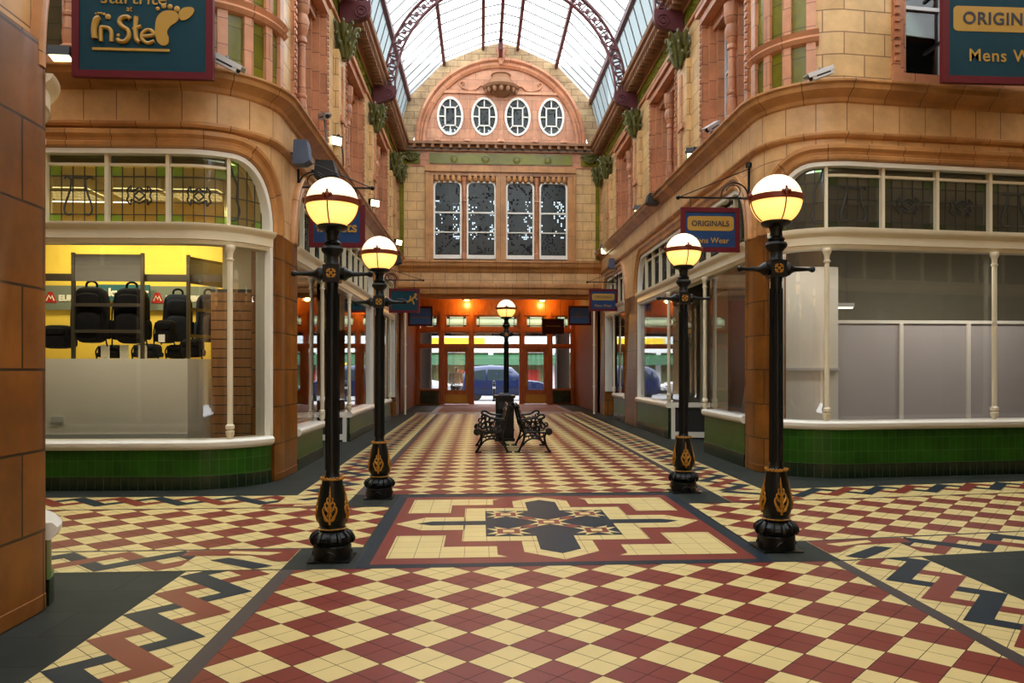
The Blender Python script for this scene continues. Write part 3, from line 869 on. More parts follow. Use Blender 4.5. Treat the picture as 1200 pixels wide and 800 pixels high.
def upper(pl, lv, root, s_end, bays, pils, side, front_win, zt=ZT):
    ct = lv['ct']
    o = -.04
    spans = []
    S0 = -8
    wins = sorted([(c-1.28, c+1.28, 1) for c in bays]+[(a, b, 2) for a, b in front_win])
    cur = S0
    wall = MB()
    z1 = 8.3
    for a, b, k in wins+[(s_end, s_end, 0)]:
        if a > cur: sweep(wall, pl, cur, a, [(o, ct), (o, z1)], 0)
        cur = b
    for a, b, k in wins:
        sweep(wall, pl, a, b, [(o, ct), (o, ct+.06)], 0); sweep(wall, pl, a, b, [(o, 8.05), (o, z1)], 0)
    wall.build('upper_wall', M['buff'], root)
    # surrounds
    for i, (a, b, k) in enumerate(wins):
        mb = MB()
        zb, zt_ = ct+.06, 8.05
        sbox(mb, pl, a, b, o-.45, o+.06, zb, zb+.14)
        for s, d in ((a, 1), (b, -1)):
            for n, (w0, w1, oo) in enumerate(((0, .12, .05), (.12, .24, -.06), (.24, .36, -.18))):
                u, v = sorted((s+d*w0, s+d*w1)); sbox(mb, pl, u, v, o-.45, o+oo, zb+.14, zt_-.06*n)
            u, v = sorted((s+d*.02, s+d*.09))
            zz = zb+.3
            while zz < zt_-.2:
                sbox(mb, pl, u, v, o+.04, o+.075, zz, zz+.055); zz += .11
        sbox(mb, pl, a, b, o-.45, o+.07, zt_-.16, zt_); sbox(mb, pl, a-.06, b+.06, o-.1, o+.13, zt_, zt_+.09)
        sbox(mb, pl, a+.24, b-.24, o-.45, o-.12, zt_-.34, zt_-.16)
        m = (a+b)/2
        sbox(mb, pl, m-.13, m+.13, o-.45, o-.2, zb+.14, zt_-.2)
        mb.build('window_surround', M['pink'], root)
        x, y = pl.at(m, o-.13); h = zt_-.34-(zb+.14)
        cn = MB(); cn.lathe((x, y, zb+.14), [(.12, 0), (.12, .12), (.08, .16), (.095, .3), (.07, .5), (.085, .52), (.085, .56), (.065, .58), (.06, h*.62), (.085, h*.63), (.085, h*.65), (.07, h*.67), (.1, h*.72), (.125, h*.78), (.09, h*.83), (.12, h*.86), (.13, h*.92), (.14, h), (0, h)], 14)
        cn.build('window_colonnette', M['pink'], root)
        for j, (u, v) in enumerate(((a+.36, m-.13), (m+.13, b-.36))):
            nm = ('left', 'right')[j]
            where = 'on the %s upper wall, %s bay' % (side, ('first', 'second', 'third', 'fourth', 'fifth')[i])
            sash_window(pl, u, v, o-.33, zb+.14, zt_-.3, '%s light of the paired sash window %s' % ('nearer' if (j == 0) == (a > 0) else 'farther', where), bars=(zb+1.25, zb+2.0) if k == 2 else (zb+1.35,))
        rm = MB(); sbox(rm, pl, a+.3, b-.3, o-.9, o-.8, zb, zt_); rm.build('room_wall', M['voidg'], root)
    # frieze and eaves
    fz = MB(); sweep(fz, pl, S0, s_end, [(o, 8.28), (o+.05, 8.30), (o+.05, 8.36)], 0); sweep(fz, pl, S0, s_end, [(o+.05, 8.36), (o+.02, 8.37), (o+.02, 8.68), (o+.05, 8.69)], 1); sweep(fz, pl, S0, s_end, [(o+.05, 8.69), (o+.05, 8.75)], 0)
    fz.build('glazed_frieze', [M['pink'], M['oliveg']], root)
    ev = MB()
    sweep(ev, pl, S0, s_end, [(o+.05, 8.75), (o+.12, 8.78), (o+.12, 8.84), (.30, 8.86), (.34, 8.9), (.34, 8.97), (.40, 9.0), (.42, 9.08), (.36, zt), (-.3, zt+.02)], 0)
    S = S0 if S0 > -5 else -5
    q = max(-4.0, S0)
    while q < s_end-.05:
        sbox(ev, pl, q, q+.09, o+.1, .29, 8.76, 8.86); q += .21
    ev.build('eaves_cornice', M['stone'], root)
    # corner of pink ribs and olive glazed strips
    pk = MB(); gr = MB()
    q = .40
    for k in range(4):
        sbox(pk, pl, q, q+.12, o, o+.09, ct, 8.28); q += .12
        if k < 3:
            sbox(gr, pl, q, q+.20, o, o+.035, ct, 8.28); q += .20
    sweep(pk, pl, .36, 1.52, [(o, 6.02), (o+.11, 6.05), (o+.15, 6.1), (o+.12, 6.14), (o+.16, 6.2), (o, 6.24)], 0)
    pk.build('corner_ribs', M['rose'], root); gr.build('corner_strips', M['oliveg'], root)
    # pilasters with leafy capitals
    for i, s in enumerate(pils):
        pb = MB(); sbox(pb, pl, s-.36, s+.36, o, o+.10, ct, 7.62); pl_o = pb.build('pilaster', M['buff'], root)
        st = MB(); sbox(st, pl, s-.06, s+.06, o+.09, o+.13, ct, 7.4); sbox(st, pl, s-.2, s+.2, o+.09, o+.15, 6.3, 6.42); st.build('pilaster_strip', M['pink'], pl_o)
        lf = MB(); x, y = pl.at(s, o+.14); leafy(lf, (x, y, 7.88), .34, .66, .5, seed=i+3)
        lf.build('leafy_capital', M['oliveleaf'], pl_o)
    return root
upper(FLp, LV_L, wallL, FLp.sY(26), [FLp.sY(12.9), FLp.sY(17.2), FLp.sY(21.8)], [FLp.sY(15.3), FLp.sY(19.9), FLp.sY(24.3)], 'left', [(-2.55, -.40)])
upper(FRp, LV_R, wallR, FRp.sY(26), [FRp.sY(12.9), FRp.sY(17.2), FRp.sY(21.8)], [FRp.sY(15.3), FRp.sY(19.9), FRp.sY(24.3)], 'right', [(-3.1, -.72)])
for pl, lv_, rt in ((NLp, lvn, wallNL), (NRp, lvn, wallNR)):
    mb = MB(); sweep(mb, pl, -8, 20, [(-.04, lv_['ct']), (-.04, ZT+.02)], 0); mb.build('upper_wall', M['buff'], rt)

# ------------------------------------------------------------------ end wall with the half-round gable
EY = 26.0
cxE = .02
wxs = [(-2.24, -1.30), (-1.13, -.15), (.19, 1.14), (1.32, 2.27)]
ew = MB()
def ebox(mb, x0, x1, z0, z1, p0, p1, m=0):   # p = projection towards the viewer
    mb.box(x0, x1, EY-p1, EY-p0, z0, z1, m)
ebox(ew, -3.5, -2.52, 5.1, 8.32, -.4, 0); ebox(ew, 2.56, 3.5, 5.1, 8.32, -.4, 0)
endw = ew.build('wall_back', M['buff'], label='end wall with four leaded windows under a half-round rose gable', cat='wall', kind='structure')
def roofz(x):
    pts = [(-3.5, 9.25), (-3.05, 10.6), (-1.88, 11.8), (-.58, 12.36), (0.02, 12.5), (.62, 12.36), (1.92, 11.8), (3.1, 10.6), (3.55, 9.25)]
    for (a, b), (c, d) in zip(pts, pts[1:]):
        if a <= x <= c: return b+(d-b)*(x-a)/(c-a)
    return 9.25
M['brickg'] = blocks('stained_gable_brick', srgb(206, 180, 138), srgb(182, 152, 112), srgb(110, 84, 60), .48, .22, rough=.6, stain=.55)
gb = MB()
RA = 2.86
N = 48
for i in range(N):
    x0, x1 = -3.5+7.05*i/N, -3.5+7.05*(i+1)/N
    def zin(x):
        d = x-cxE
        return 9.1+(math.sqrt(RA*RA-d*d) if abs(d) < RA else 0)
    if zin(x0) > roofz(x0) and zin(x1) > roofz(x1): continue
    gb.face([(x0, EY, zin(x0)), (x1, EY, zin(x1)), (x1, EY, roofz(x1)), (x0, EY, roofz(x0))])
gb.box(-3.5, 3.55, EY+.35, EY+.45, 9.05, 9.2)
gb.build('gable', M['brickg'], endw)
# moulded arch ring
ar = MB(); prof = [(2.52, .02), (2.52, .10), (2.60, .14), (2.66, .08), (2.72, .08), (2.78, .15), (2.86, .12), (2.90, .0)]
n = 40
for i in range(n):
    a0, a1 = PI*i/n, PI*(i+1)/n
    for (r0, p0), (r1, p1) in zip(prof, prof[1:]):
        P = lambda r, p, a: (cxE-r*math.cos(a), EY-p, 9.1+r*math.sin(a))
        ar.face([P(r0, p0, a0), P(r1, p1, a0), P(r1, p1, a1), P(r0, p0, a1)][::-1], 0, [(a0*2.7, r0), (a0*2.7, r1), (a1*2.7, r1), (a1*2.7, r0)][::-1])
for sg in (-1, 1):
    pass
leafm = MB()
ar.build('gable_arch', M['pink'], endw)
tm = MB()
pts = [(cxE-2.54*math.cos(PI*i/n), 9.1+2.54*math.sin(PI*i/n)) for i in range(n+1)]
ovs = [(-1.68, 9.98), (-.54, 9.99), (.58, 10.0), (1.72, 10.01)]
OW, OH = .44, .645
# tympanum with four oval holes: strips in x
NX = 160
for i in range(NX):
    x0, x1 = cxE-2.54+5.08*i/NX, cxE-2.54+5.08*(i+1)/NX
    def lim(x): return 9.1+math.sqrt(max(0, 2.54**2-(x-cxE)**2))
    xm = (x0+x1)/2; hole = None
    for ox, oz in ovs:
        if abs(xm-ox) < OW: hole = (ox, oz)
    if hole:
        def hh(x): return OH*math.sqrt(max(0, 1-((x-hole[0])/OW)**2))
        tm.face([(x0, EY-.03, 9.1), (x1, EY-.03, 9.1), (x1, EY-.03, hole[1]-hh(x1)), (x0, EY-.03, hole[1]-hh(x0))])
        tm.face([(x0, EY-.03, hole[1]+hh(x0)), (x1, EY-.03, hole[1]+hh(x1)), (x1, EY-.03, max(hole[1]+hh(x1), lim(x1))), (x0, EY-.03, max(hole[1]+hh(x0), lim(x0)))])
    else:
        tm.face([(x0, EY-.03, 9.1), (x1, EY-.03, 9.1), (x1, EY-.03, lim(x1)), (x0, EY-.03, lim(x0))])
# flat pilaster strips between ovals and a moulding above them
for x in (-2.25, -1.11, .02, 1.15, 2.29): tm.box(x-.07, x+.07, EY-.07, EY-.02, 9.1, 10.65 if abs(x) < 2 else 10.0)
tm.box(-1.9, 1.94, EY-.10, EY-.02, 10.74, 10.82)
for x in (-1.11, .02, 1.15, -2.1, 2.14): tm.lathe((x, EY-.06, 9.12), [(.16, 0), (.13, .08), (.05, .16), (0, .18)], 8)
def scroll(mb, cx, cz, sg, k=1.0, r=.03):
    mb.tube([(cx+sg*k*x, EY-.08, cz+k*z) for x, z in ((0, 0), (.25, .02), (.4, -.12), (.6, -.16), (.85, -.08), (.95, .06), (.88, .14), (.8, .1), (.84, .03))], r, 6)
scroll(tm, -.42, 11.0, -1); scroll(tm, .46, 11.0, 1)
tm.build('tympanum', M['rose'], endw)
cp = MB()   # carved canopy at the head of the gable
cp.lathe((cxE, EY-.05, 10.62), [(.0, .0), (.12, .02), (.3, .12), (.42, .2), (.58, .26), (.62, .34), (.5, .38), (.46, .46), (.38, .56), (.34, .6), (.3, .72), (.34, .76), (0, .8)], 16)
for k in range(7):
    a = PI+PI*(k+.5)/7
    cp.ell((cxE+.5*math.cos(a), EY-.05+.5*math.sin(a), 10.8), .07, .07, .11, 8, 6)
cp.build('carved_canopy', M['stone'], endw)
kb = MB()
for sg in (-1, 1):
    kb.tube([(cxE, EY-.2, 12.05), (cxE+sg*.12, EY-.2, 12.15), (cxE+sg*.2, EY-.2, 12.3)], [.09, .06, .015], 7)
kb.ell((cxE, EY-.18, 11.98), .14, .1, .2, 8, 6); kb.tube([(cxE, EY-.15, 11.85), (cxE, EY-.15, 11.7)], [.1, .06], 8)
kb.build('carved_keystone', M['pink'], endw)
# ovals
for i, (ox, oz) in enumerate(ovs):
    root = empty(next_win(), label='%s oval leaded window in the rose gable' % ('leftmost', 'second', 'third', 'rightmost')[i], cat='window', kind='structure')
    fr = MB(); m = 28
    def ring(mb, w0, h0, w1, h1, p0, p1):
        for k in range(m):
            a0, a1 = 2*PI*k/m, 2*PI*(k+1)/m
            I = lambda w, h, p, a: (ox+w*math.cos(a), EY-p, oz+h*math.sin(a))
            for A, B in (((w0, h0, p1), (w1, h1, p1)), ((w1, h1, p1), (w1, h1, p0)), ((w0, h0, p0), (w0, h0, p1))):
                mb.face([I(*A, a0), I(*B, a0), I(*B, a1), I(*A, a1)])
    ring(fr, OW-.07, OH-.07, OW, OH, -.1, .07)
    w, h = .17, .30
    for x in (-w, w): fr.box(ox+x-.022, ox+x+.022, EY-.04, EY+.03, oz-h, oz+h)
    for z in (-h, h): fr.box(ox-w, ox+w, EY-.04, EY+.03, oz+z-.022, oz+z+.022)
    for x0, x1, z0, z1 in ((-OW+.03, -w, -.02, .02), (w, OW-.03, -.02, .02), (-.018, .018, h, OH-.03), (-.018, .018, -OH+.03, -h)): fr.box(ox+x0, ox+x1, EY-.035, EY+.03, oz+z0, oz+z1)
    for sx, sz in ((1, 1), (1, -1), (-1, 1), (-1, -1)): fr.bar((ox+sx*w, EY, oz+sz*h), (ox+sx*(w+.13), EY, oz+sz*(h+.12)), .03, .03)
    fr.build('window_frame', M['white'], root)
    gl = MB(); gl.face([(ox+(OW-.03)*math.cos(2*PI*k/m), EY+.02, oz+(OH-.03)*math.sin(2*PI*k/m)) for k in range(m)][::-1]); gl.build('leaded_pane', M['darkleaded'], root)
# frieze, cornice
cz = MB()
cz.box(-3.45, 3.45, EY-.10, EY, 8.98, 9.06); cz.box(-3.45, 3.45, EY-.26, EY, 9.0, 9.05); cz.box(-3.45, 3.45, EY-.16, EY+.1, 9.05, 9.12); cz.box(-3.45, 3.45, EY-.1, EY, 8.8, 8.86)
x = -3.2
while x < 3.3:
    cz.box(x, x+.09, EY-.24, EY-.02, 8.88, 9.0); x += .30
cz.build('end_cornice', M['stone'], endw)
fz = MB()
fz.box(-3.45, 3.45, EY-.04, EY, 8.3, 8.82, 0); fz.box(-2.38, 2.42, EY-.07, EY-.03, 8.38, 8.74, 1); fz.box(-3.3, -2.68, EY-.07, EY-.03, 8.36, 8.78, 1); fz.box(2.72, 3.34, EY-.07, EY-.03, 8.36, 8.78, 1)
for x in (-1.55, -.5, .55, 1.6): fz.lathe((x, EY-.07, 8.56), [(.13, 0), (.13, .03), (.09, .04), (.08, .02), (0, .03)], 14, 1, ax=(0, -1, 0))
fz.build('end_frieze', [M['pink'], M['oliveg']], endw)
ll = MB()
for sx in (-1, 1):
    leafy(ll, (sx*3.0+.02, EY-.1, 8.57), .35, .25, .14, 16, 5); leafy(ll, (sx*3.28, EY-.12, 8.0), .26, .6, .3, 20, 9)
ll.build('leafy_capital', M['oliveleaf'], endw)
gs = MB()
for sx in (-1, 1): gs.box(sx*3.28-.06, sx*3.28+.06, EY-.08, EY-.01, 5.2, 7.8)
gs.build('end_strip', M['oliveg'], endw)
# stepped surround of the four windows
sr = MB()
X0, X1, Z0, Z1 = -2.52, 2.56, 5.15, 8.22
ebox(sr, X0, X1, 8.0, Z1+.1, -.4, .05); ebox(sr, X0, X1, 8.12, 8.22, 0, .12); ebox(sr, X0, -2.24, Z0, 8.0, -.4, .04); ebox(sr, 2.27, X1, Z0, 8.0, -.4, .04)
ebox(sr, X0+.02, X0+.12, Z0, 8.1, 0, .09); ebox(sr, X1-.12, X1-.02, Z0, 8.1, 0, .09)
ebox(sr, -.15, .19, Z0, 8.0, -.4, .04); ebox(sr, -.03, .07, Z0, 8.05, 0, .09)
ebox(sr, -1.30, -1.13, Z0, 8.0, -.4, -.05); ebox(sr, 1.14, 1.32, Z0, 8.0, -.4, -.05)
for (a, b) in wxs:
    k = 5
    for j in range(k):
        u = a+(b-a)*(j+.5)/k; sr.lathe((u, EY-.02, 7.84), [(.0, -.07), (.07, -.02), (.085, .06), (.06, .16), (0, .17)], 8)
    ebox(sr, a, b, 7.84, 8.0, -.4, -.06)
sr.build('window_surround', M['mould'], endw)
cn = MB()
for x in (-1.215, 1.23): cn.lathe((x, EY+.02, Z0+.05), [(.085, 0), (.085, .2), (.05, .25), (.05, 1.9), (.08, 1.95), (.05, 2.0), (.075, 2.2), (.05, 2.35), (.09, 2.6), (.09, 2.75), (0, 2.75)], 12)
cn.build('window_colonnette', M['pink'], endw)
for i, (a, b) in enumerate(wxs):
    root = empty(next_win(), label='%s tall leaded window of the end wall' % ('leftmost', 'second', 'third', 'rightmost')[i], cat='window', kind='structure')
    fr = MB(); z0, z1 = 5.22, 7.83; t = .055; r = .2
    def arch(d): return [(a+d, z0+d), (b-d, z0+d), (b-d, z1-r)]+[(b-r+(r-d)*math.cos(PI/2*k/6), z1-r+(r-d)*math.sin(PI/2*k/6)) for k in range(1, 7)]+[(a+r-(r-d)*math.sin(PI/2*k/6), z1-r+(r-d)*math.cos(PI/2*k/6)) for k in range(0, 7)]
    A, B = arch(0), arch(t)
    for k in range(len(A)):
        j = (k+1) % len(A)
        fr.face([(A[k][0], EY+.02, A[k][1]), (A[j][0], EY+.02, A[j][1]), (B[j][0], EY+.02, B[j][1]), (B[k][0], EY+.02, B[k][1])])
        fr.face([(B[k][0], EY+.02, B[k][1]), (B[j][0], EY+.02, B[j][1]), (B[j][0], EY+.1, B[j][1]), (B[k][0], EY+.1, B[k][1])])
        fr.face([(A[j][0], EY+.02, A[j][1]), (A[k][0], EY+.02, A[k][1]), (A[k][0], EY+.1, A[k][1]), (A[j][0], EY+.1, A[j][1])])
    fr.box(a, b, EY+.0, EY+.1, z0, z0+.13)
    fr.box(a+t, b-t, EY+.02, EY+.08, 6.75, 6.80); fr.box(a+t, b-t, EY+.03, EY+.08, 6.10, 6.135)
    fr.build('sash_frame', M['white'], root)
    g = MB(); g.face([(x, EY+.07, z) for x, z in arch(t*.5)]); g.build('leaded_pane', M['darkleaded'], root)
    # corner spandrels above the rounded heads
# rooms behind the end wall: back wall with a wide window opening to the sky
rb = MB(); Yb = EY+3.2
rb.box(-3.5, 3.55, EY+.45, Yb, 5.0, 5.1); rb.box(-3.5, 3.55, EY+.45, Yb, 8.9, 9.0); rb.box(-3.6, -3.5, EY, Yb, 5, 13); rb.box(3.55, 3.65, EY, Yb, 5, 13)
rb.box(-3.5, 3.55, Yb, Yb+.1, 5.0, 6.3); rb.box(-3.5, 3.55, Yb, Yb+.1, 7.9, 9.9); rb.box(-3.5, 3.55, Yb, Yb+.1, 10.6, 13)
for x in (-3.3, -1.9, -.6, .6, 1.9, 3.2): rb.box(x-.2, x+.2, Yb, Yb+.1, 6.3, 7.9)
rb.build('room_shell', M['voidg'], endw)
# bridge below: string course, fascia, lintel
br = MB()
prof = [(-.3, 4.04), (.0, 4.04), (.03, 4.12), (.03, 4.2), (.09, 4.26), (.09, 4.34), (.04, 4.40), (.04, 4.74), (.08, 4.78), (.1, 4.86), (.2, 4.95), (.22, 5.05), (.25, 5.08), (.25, 5.15), (-.3, 5.18)]
msg = [1, 1, 1, 1, 1, 1, 0, 1, 1, 1, 1, 1, 1, 2]
for (p, q), m in zip(zip(prof, prof[1:]), msg):
    br.face([(-3.45, EY-p[0], p[1]), (3.45, EY-p[0], p[1]), (3.45, EY-q[0], q[1]), (-3.45, EY-q[0], q[1])], m, [(0, p[1]), (6.9, p[1]), (6.9, q[1]), (0, q[1])])
br.build('bridge_fascia', [M['panel'], M['mould'], M['stone']], endw)

# ------------------------------------------------------------------ passage under the bridge and the timber entrance screen
SYY = 33.6
pa = MB()
for x, s in ((-3.43, 1), (3.43, -1)):
    pa.face([(x, EY, 0), (x, SYY, 0), (x, SYY, 4.65), (x, EY, 4.65)][::s])
    pa.box(min(x, x-s*.2), max(x, x-s*.2), EY+.2, EY+.9, 0, 4.05)
M['woodp'] = wood('dark_varnished_lining', srgb(104, 56, 22), srgb(134, 76, 30), .6, spec=.15)
passage = pa.build('passage_wall', M['woodp'], label='dark timber-lined side walls of the passage below the bridge', cat='wall', kind='structure')
cl = MB(); cl.box(-3.6, 3.6, EY+.1, SYY+.2, 4.6, 4.7); cl.box(-3.43, 3.43, EY+.3, EY+.6, 3.92, 4.6)
for y in (28.6, 31.2): cl.box(-3.43, 3.43, y-.12, y+.12, 4.45, 4.6)
tbd = MB(); tbd.box(-3.43, 3.43, SYY-.05, SYY+.1, 4.05, 4.6)
ceil = cl.build('ceiling', M['ceilp'], label='low orange-lit passage ceiling under the bridge', cat='ceiling', kind='structure')
tb = MB()
XP = [-3.36, -2.35, -1.06, 1.13, 2.35, 3.36]
for i, x in enumerate(XP):
    w = .10 if i in (0, 5) else .12
    tb.box(x-w, x+w, SYY-.1, SYY+.1, 0, 4.06)
    tb.box(x-w*.55, x+w*.55, SYY-.14, SYY-.1, .3, 4.0)
for z0, z1, y in ((2.42, 2.62, .1), (3.10, 3.28, .1), (3.86, 4.06, .1)): tb.box(-3.4, 3.4, SYY-y+.006, SYY+y-.006, z0, z1)
tb.box(-3.4, 3.4, SYY-.131, SYY+.12, 3.15, 3.22); tb.box(-3.4, 3.4, SYY-.131, SYY+.12, 2.5, 2.56)
for a, b in ((0, 1), (4, 5)): tb.box(XP[a], XP[b], SYY-.06, SYY+.06, .0, .62); tb.box(XP[a], XP[b], SYY-.094, SYY+.094, .60, .68)
screen_board = tbd
screen = tb.build('screen_wall', M['woodw'], label='varnished timber entrance screen with glazed doors at the far end', cat='wall', kind='structure')
screen_board.build('head_board', M['woodw'], screen)
M['fanglass'] = frosted('pale_green_fanlight', (.75, .85, .7), (.7, .78, .6), .5)
M['fanborder'] = frosted('green_border_glass', (.25, .4, .12), (.2, .3, .08), .4)
for i in range(5):
    a, b = XP[i]+.12, XP[i+1]-.12
    g = MB(); g.box(a+.1, b-.1, SYY-.01, SYY+.0, 3.36, 3.80); f1 = g.build('fanlight_pane', M['fanglass'], screen)
    bd = MB()
    for z in (3.42, 3.72): bd.box(a+.1, b-.1, SYY-.02, SYY+.01, z-.012, z+.012)
    for x in (a+.22, b-.22): bd.box(x-.012, x+.012, SYY-.02, SYY+.01, 3.34, 3.82)
    for x in (a+.16, b-.16):
        for z in (3.39, 3.76): bd.box(x-.05, x+.05, SYY-.015, SYY+.01, z-.04, z+.04)
    bd.build('fanlight_came', M['lead'], f1)
    ff = MB(); ff.box(a, b, SYY-.05, SYY+.05, 3.26, 3.36); ff.box(a, b, SYY-.05, SYY+.05, 3.80, 3.9); ff.box(a, a+.1, SYY-.05, SYY+.05, 3.36, 3.80); ff.box(b-.1, b, SYY-.05, SYY+.05, 3.36, 3.80)
    # shaped head of the middle light
    r = .16; zt = 3.12; zc = zt-r
    for xa, sg in ((a, 1), (b, -1)):
        poly = [(xa, zt)]+[(xa+sg*(r-r*math.cos(PI/2*k/6)), zc+r*math.sin(PI/2*k/6)) for k in range(7)]
        ff.prism([(p[0], p[1]) for p in (poly if sg < 0 else poly[::-1])], (0, SYY-.04, 0), (1, 0, 0), (0, 0, 1), (0, .08, 0))
    ff.build('light_frame', M['woodw'], screen)
    g = MB(); g.box(a, b, SYY-.006, SYY+.006, 2.62, 3.12)
    if i in (0, 4): g.box(a, b, SYY-.006, SYY+.006, .68, 2.45)
    g.build('screen_glass', M['doorglass'], screen)
dk = MB(); dk.box(-3.26, -2.47, SYY-.12, SYY-.06, .05, .58); dk.box(2.47, 3.26, SYY-.12, SYY-.06, .05, .58); dk.build('tiled_riser', M['darkt'], screen)
M['brass'] = plain('brass_plate', srgb(170, 130, 60), .3, metal=.8, noise=.25, nscale=14)
for i, (a, b, lab) in enumerate(((XP[1]+.12, XP[2]-.12, 'left glazed timber entrance door with brass kick plate'), (XP[3]+.12, XP[4]-.12, 'right glazed timber entrance door with brass kick plate'))):
    door_no[0] += 1
    root = empty('door_%d' % door_no[0], label=lab, cat='door', kind='structure')
    d = MB(); y0, y1 = SYY-.03, SYY+.03
    for x0, x1, z0, z1 in ((a, a+.15, .02, 2.42), (b-.15, b, .02, 2.42), (a+.15, b-.15, .02, .62), (a+.15, b-.15, 2.25, 2.42)): d.box(x0, x1, y0, y1, z0, z1)
    leaf = d.build('door_leaf', M['woodw'], root)
    g = MB(); g.box(a+.15, b-.15, SYY-.005, SYY+.005, .62, 2.25); g.build('door_glass', M['doorglass'], leaf)
    k = MB(); k.box(a+.06, b-.06, y0-.008, y0, .06, .42); k.build('kick_plate', M['brass'], leaf)
    x = b-.075 if i == 0 else a+.075
    h = MB(); h.box(x-.035, x+.035, y0-.01, y0, .8, 1.3); h.tube([(x, y0, .95), (x, y0-.07, .95), (x, y0-.07, 1.2), (x, y0, 1.2)], .014, 8); h.build('door_handle', M['brass'], leaf)

# ------------------------------------------------------------------ glazed roof
M['roofglass'] = frosted('roof_glass', (.80, .84, .86), (.8, .84, .86), .45, refl=.03)
RN = [(-3.45, 9.2), (-3.06, 10.6), (-1.88, 11.8), (-.58, 12.36), (0, 12.5), (.58, 12.36), (1.88, 11.8), (3.06, 10.6), (3.45, 9.2)]
YR0 = -14.0
M['sideglass'] = frosted('grey_side_glazing', (.08, .095, .10), (.27, .32, .33), .6, refl=.03)
M['dimglass'] = frosted('dimmed_roof_glass', (.55, .58, .59), (.6, .64, .66), .5, refl=.03)  # duller copy of the roof glass, tint lowered to cut daylight from out of view
rg = MB()
for i, ((a, b), (c, d)) in enumerate(zip(RN, RN[1:])): [rg.face([(a, y0, b), (c, y0, d), (c, y1, d), (a, y1, b)], k) for y0, y1, k in ((YR0, 6.0, 2), (6.0, EY, 1 if i in (0, 7) else 0))]
pr = MB()
for i, (x, z) in enumerate(RN):
    if i in (0, 8): continue
    w = .13 if i in (1, 7) else .10
    pr.bar((x, YR0, z-.05), (x, EY-.02, z-.05), w, .17)
roof = pr.build('roof', M['ironred'], label='glazed barrel roof on oxblood iron purlins and pierced arches', cat='roof', kind='structure')
rg.build('roof_glazing', [M['roofglass'], M['sideglass'], M['dimglass']], roof)
gb = MB(); y = YR0
while y < EY:
    for (a, b), (c, d) in zip(RN, RN[1:]): gb.bar((a, y, b-.012), (c, y, d-.012), .03, .03, up=(0, 1, 0))
    y += .62
gb.build('glazing_bars', M['grey'], roof)
def rib(Y):
    mb = MB(); r0, r1 = 2.87, 3.15; cz = 8.75
    def P(r, a, y):
        x = -r*math.cos(a); z = math.sin(a)*r*1.0+cz
        return (x, y, z)
    n = 44; A0, A1 = 0.0, PI
    rr = {}
    for k in range(n):
        a0, a1 = A0+(A1-A0)*k/n, A0+(A1-A0)*(k+1)/n
        for r in (r0, r1):
            w = .034
            for (ra, rb2) in ((r-w/2, r+w/2),):
                mb.face([P(ra, a0, Y-.07), P(rb2, a0, Y-.07), P(rb2, a1, Y-.07), P(ra, a1, Y-.07)][::-1]); mb.face([P(ra, a0, Y+.07), P(rb2, a0, Y+.07), P(rb2, a1, Y+.07), P(ra, a1, Y+.07)])
                mb.face([P(ra, a0, Y-.07), P(ra, a1, Y-.07), P(ra, a1, Y+.07), P(ra, a0, Y+.07)][::-1]); mb.face([P(rb2, a0, Y-.07), P(rb2, a1, Y-.07), P(rb2, a1, Y+.07), P(rb2, a0, Y+.07)])
    m = 34
    for k in range(m):
        a0, a1 = A0+(A1-A0)*k/m, A0+(A1-A0)*(k+1)/m; am = (a0+a1)/2; rm = (r0+r1)/2
        mb.bar(P(r0, a0, Y), P(r1, a0, Y), .02, .08, up=(0, 1, 0))
        c = Vector(P(rm, am, Y))
        mb.bar(P(r0, a0, Y), P(r1, a1, Y), .022, .05, up=(0, 1, 0)); mb.bar(P(r1, a0, Y), P(r0, a1, Y), .022, .05, up=(0, 1, 0))
        mb.lathe(c, [(.062, -.03), (.062, .03), (.040, .03), (.040, -.03), (.062, -.03)], 12, ax=(0, 1, 0), cap=False)
    # bracket under each foot
    for sx in (-1, 1):
        mb.prism([(2.84, 8.78), (2.83, 8.64), (2.86, 8.54), (2.93, 8.46), (3.03, 8.42), (3.16, 8.40), (3.27, 8.34), (3.34, 8.26), (3.44, 8.22), (3.44, 8.78)], (0, Y-.08, 0), (sx, 0, 0), (0, 0, 1), (0, .16, 0))
        for rad, z in ((.12, 8.57), (.06, 8.57)):
            pts = [(sx*(3.02+rad*math.cos(t*PI/8)), Y-.09, z+rad*math.sin(t*PI/8)) for t in range(17)]
            mb.tube(pts, .018, 5)
    return mb.build('iron_arch', M['ironred'], roof)
for Y in (15.5, 20.1): rib(Y)
pd = MB(); pd.box(-.07, .07, EY-.45, EY-.02, 12.1, 12.45); pd.prism([(0, 0), (-.42, 0), (-.3, -.2), (0, -.35)], (-.06, EY-.02, 12.12), (0, 1, 0), (0, 0, 1), (.12, 0, 0)); pd.build('ridge_bracket', M['ironred'], roof)
# roofs of the side arcades (out of view, they keep the light even)
for sx in (-1, 1):
    mb = MB(); x0, x1 = sx*3.6, sx*14
    for (y0, z0, y1, z1) in ((4.6, 9.3, 7.8, 12.2), (7.8, 12.2, 11.2, 9.3)):
        mb.face([(x0, y0, z0), (x1, y0, z0), (x1, y1, z1), (x0, y1, z1)])
    mb.build('side_glazing', M['dimglass'], roof)

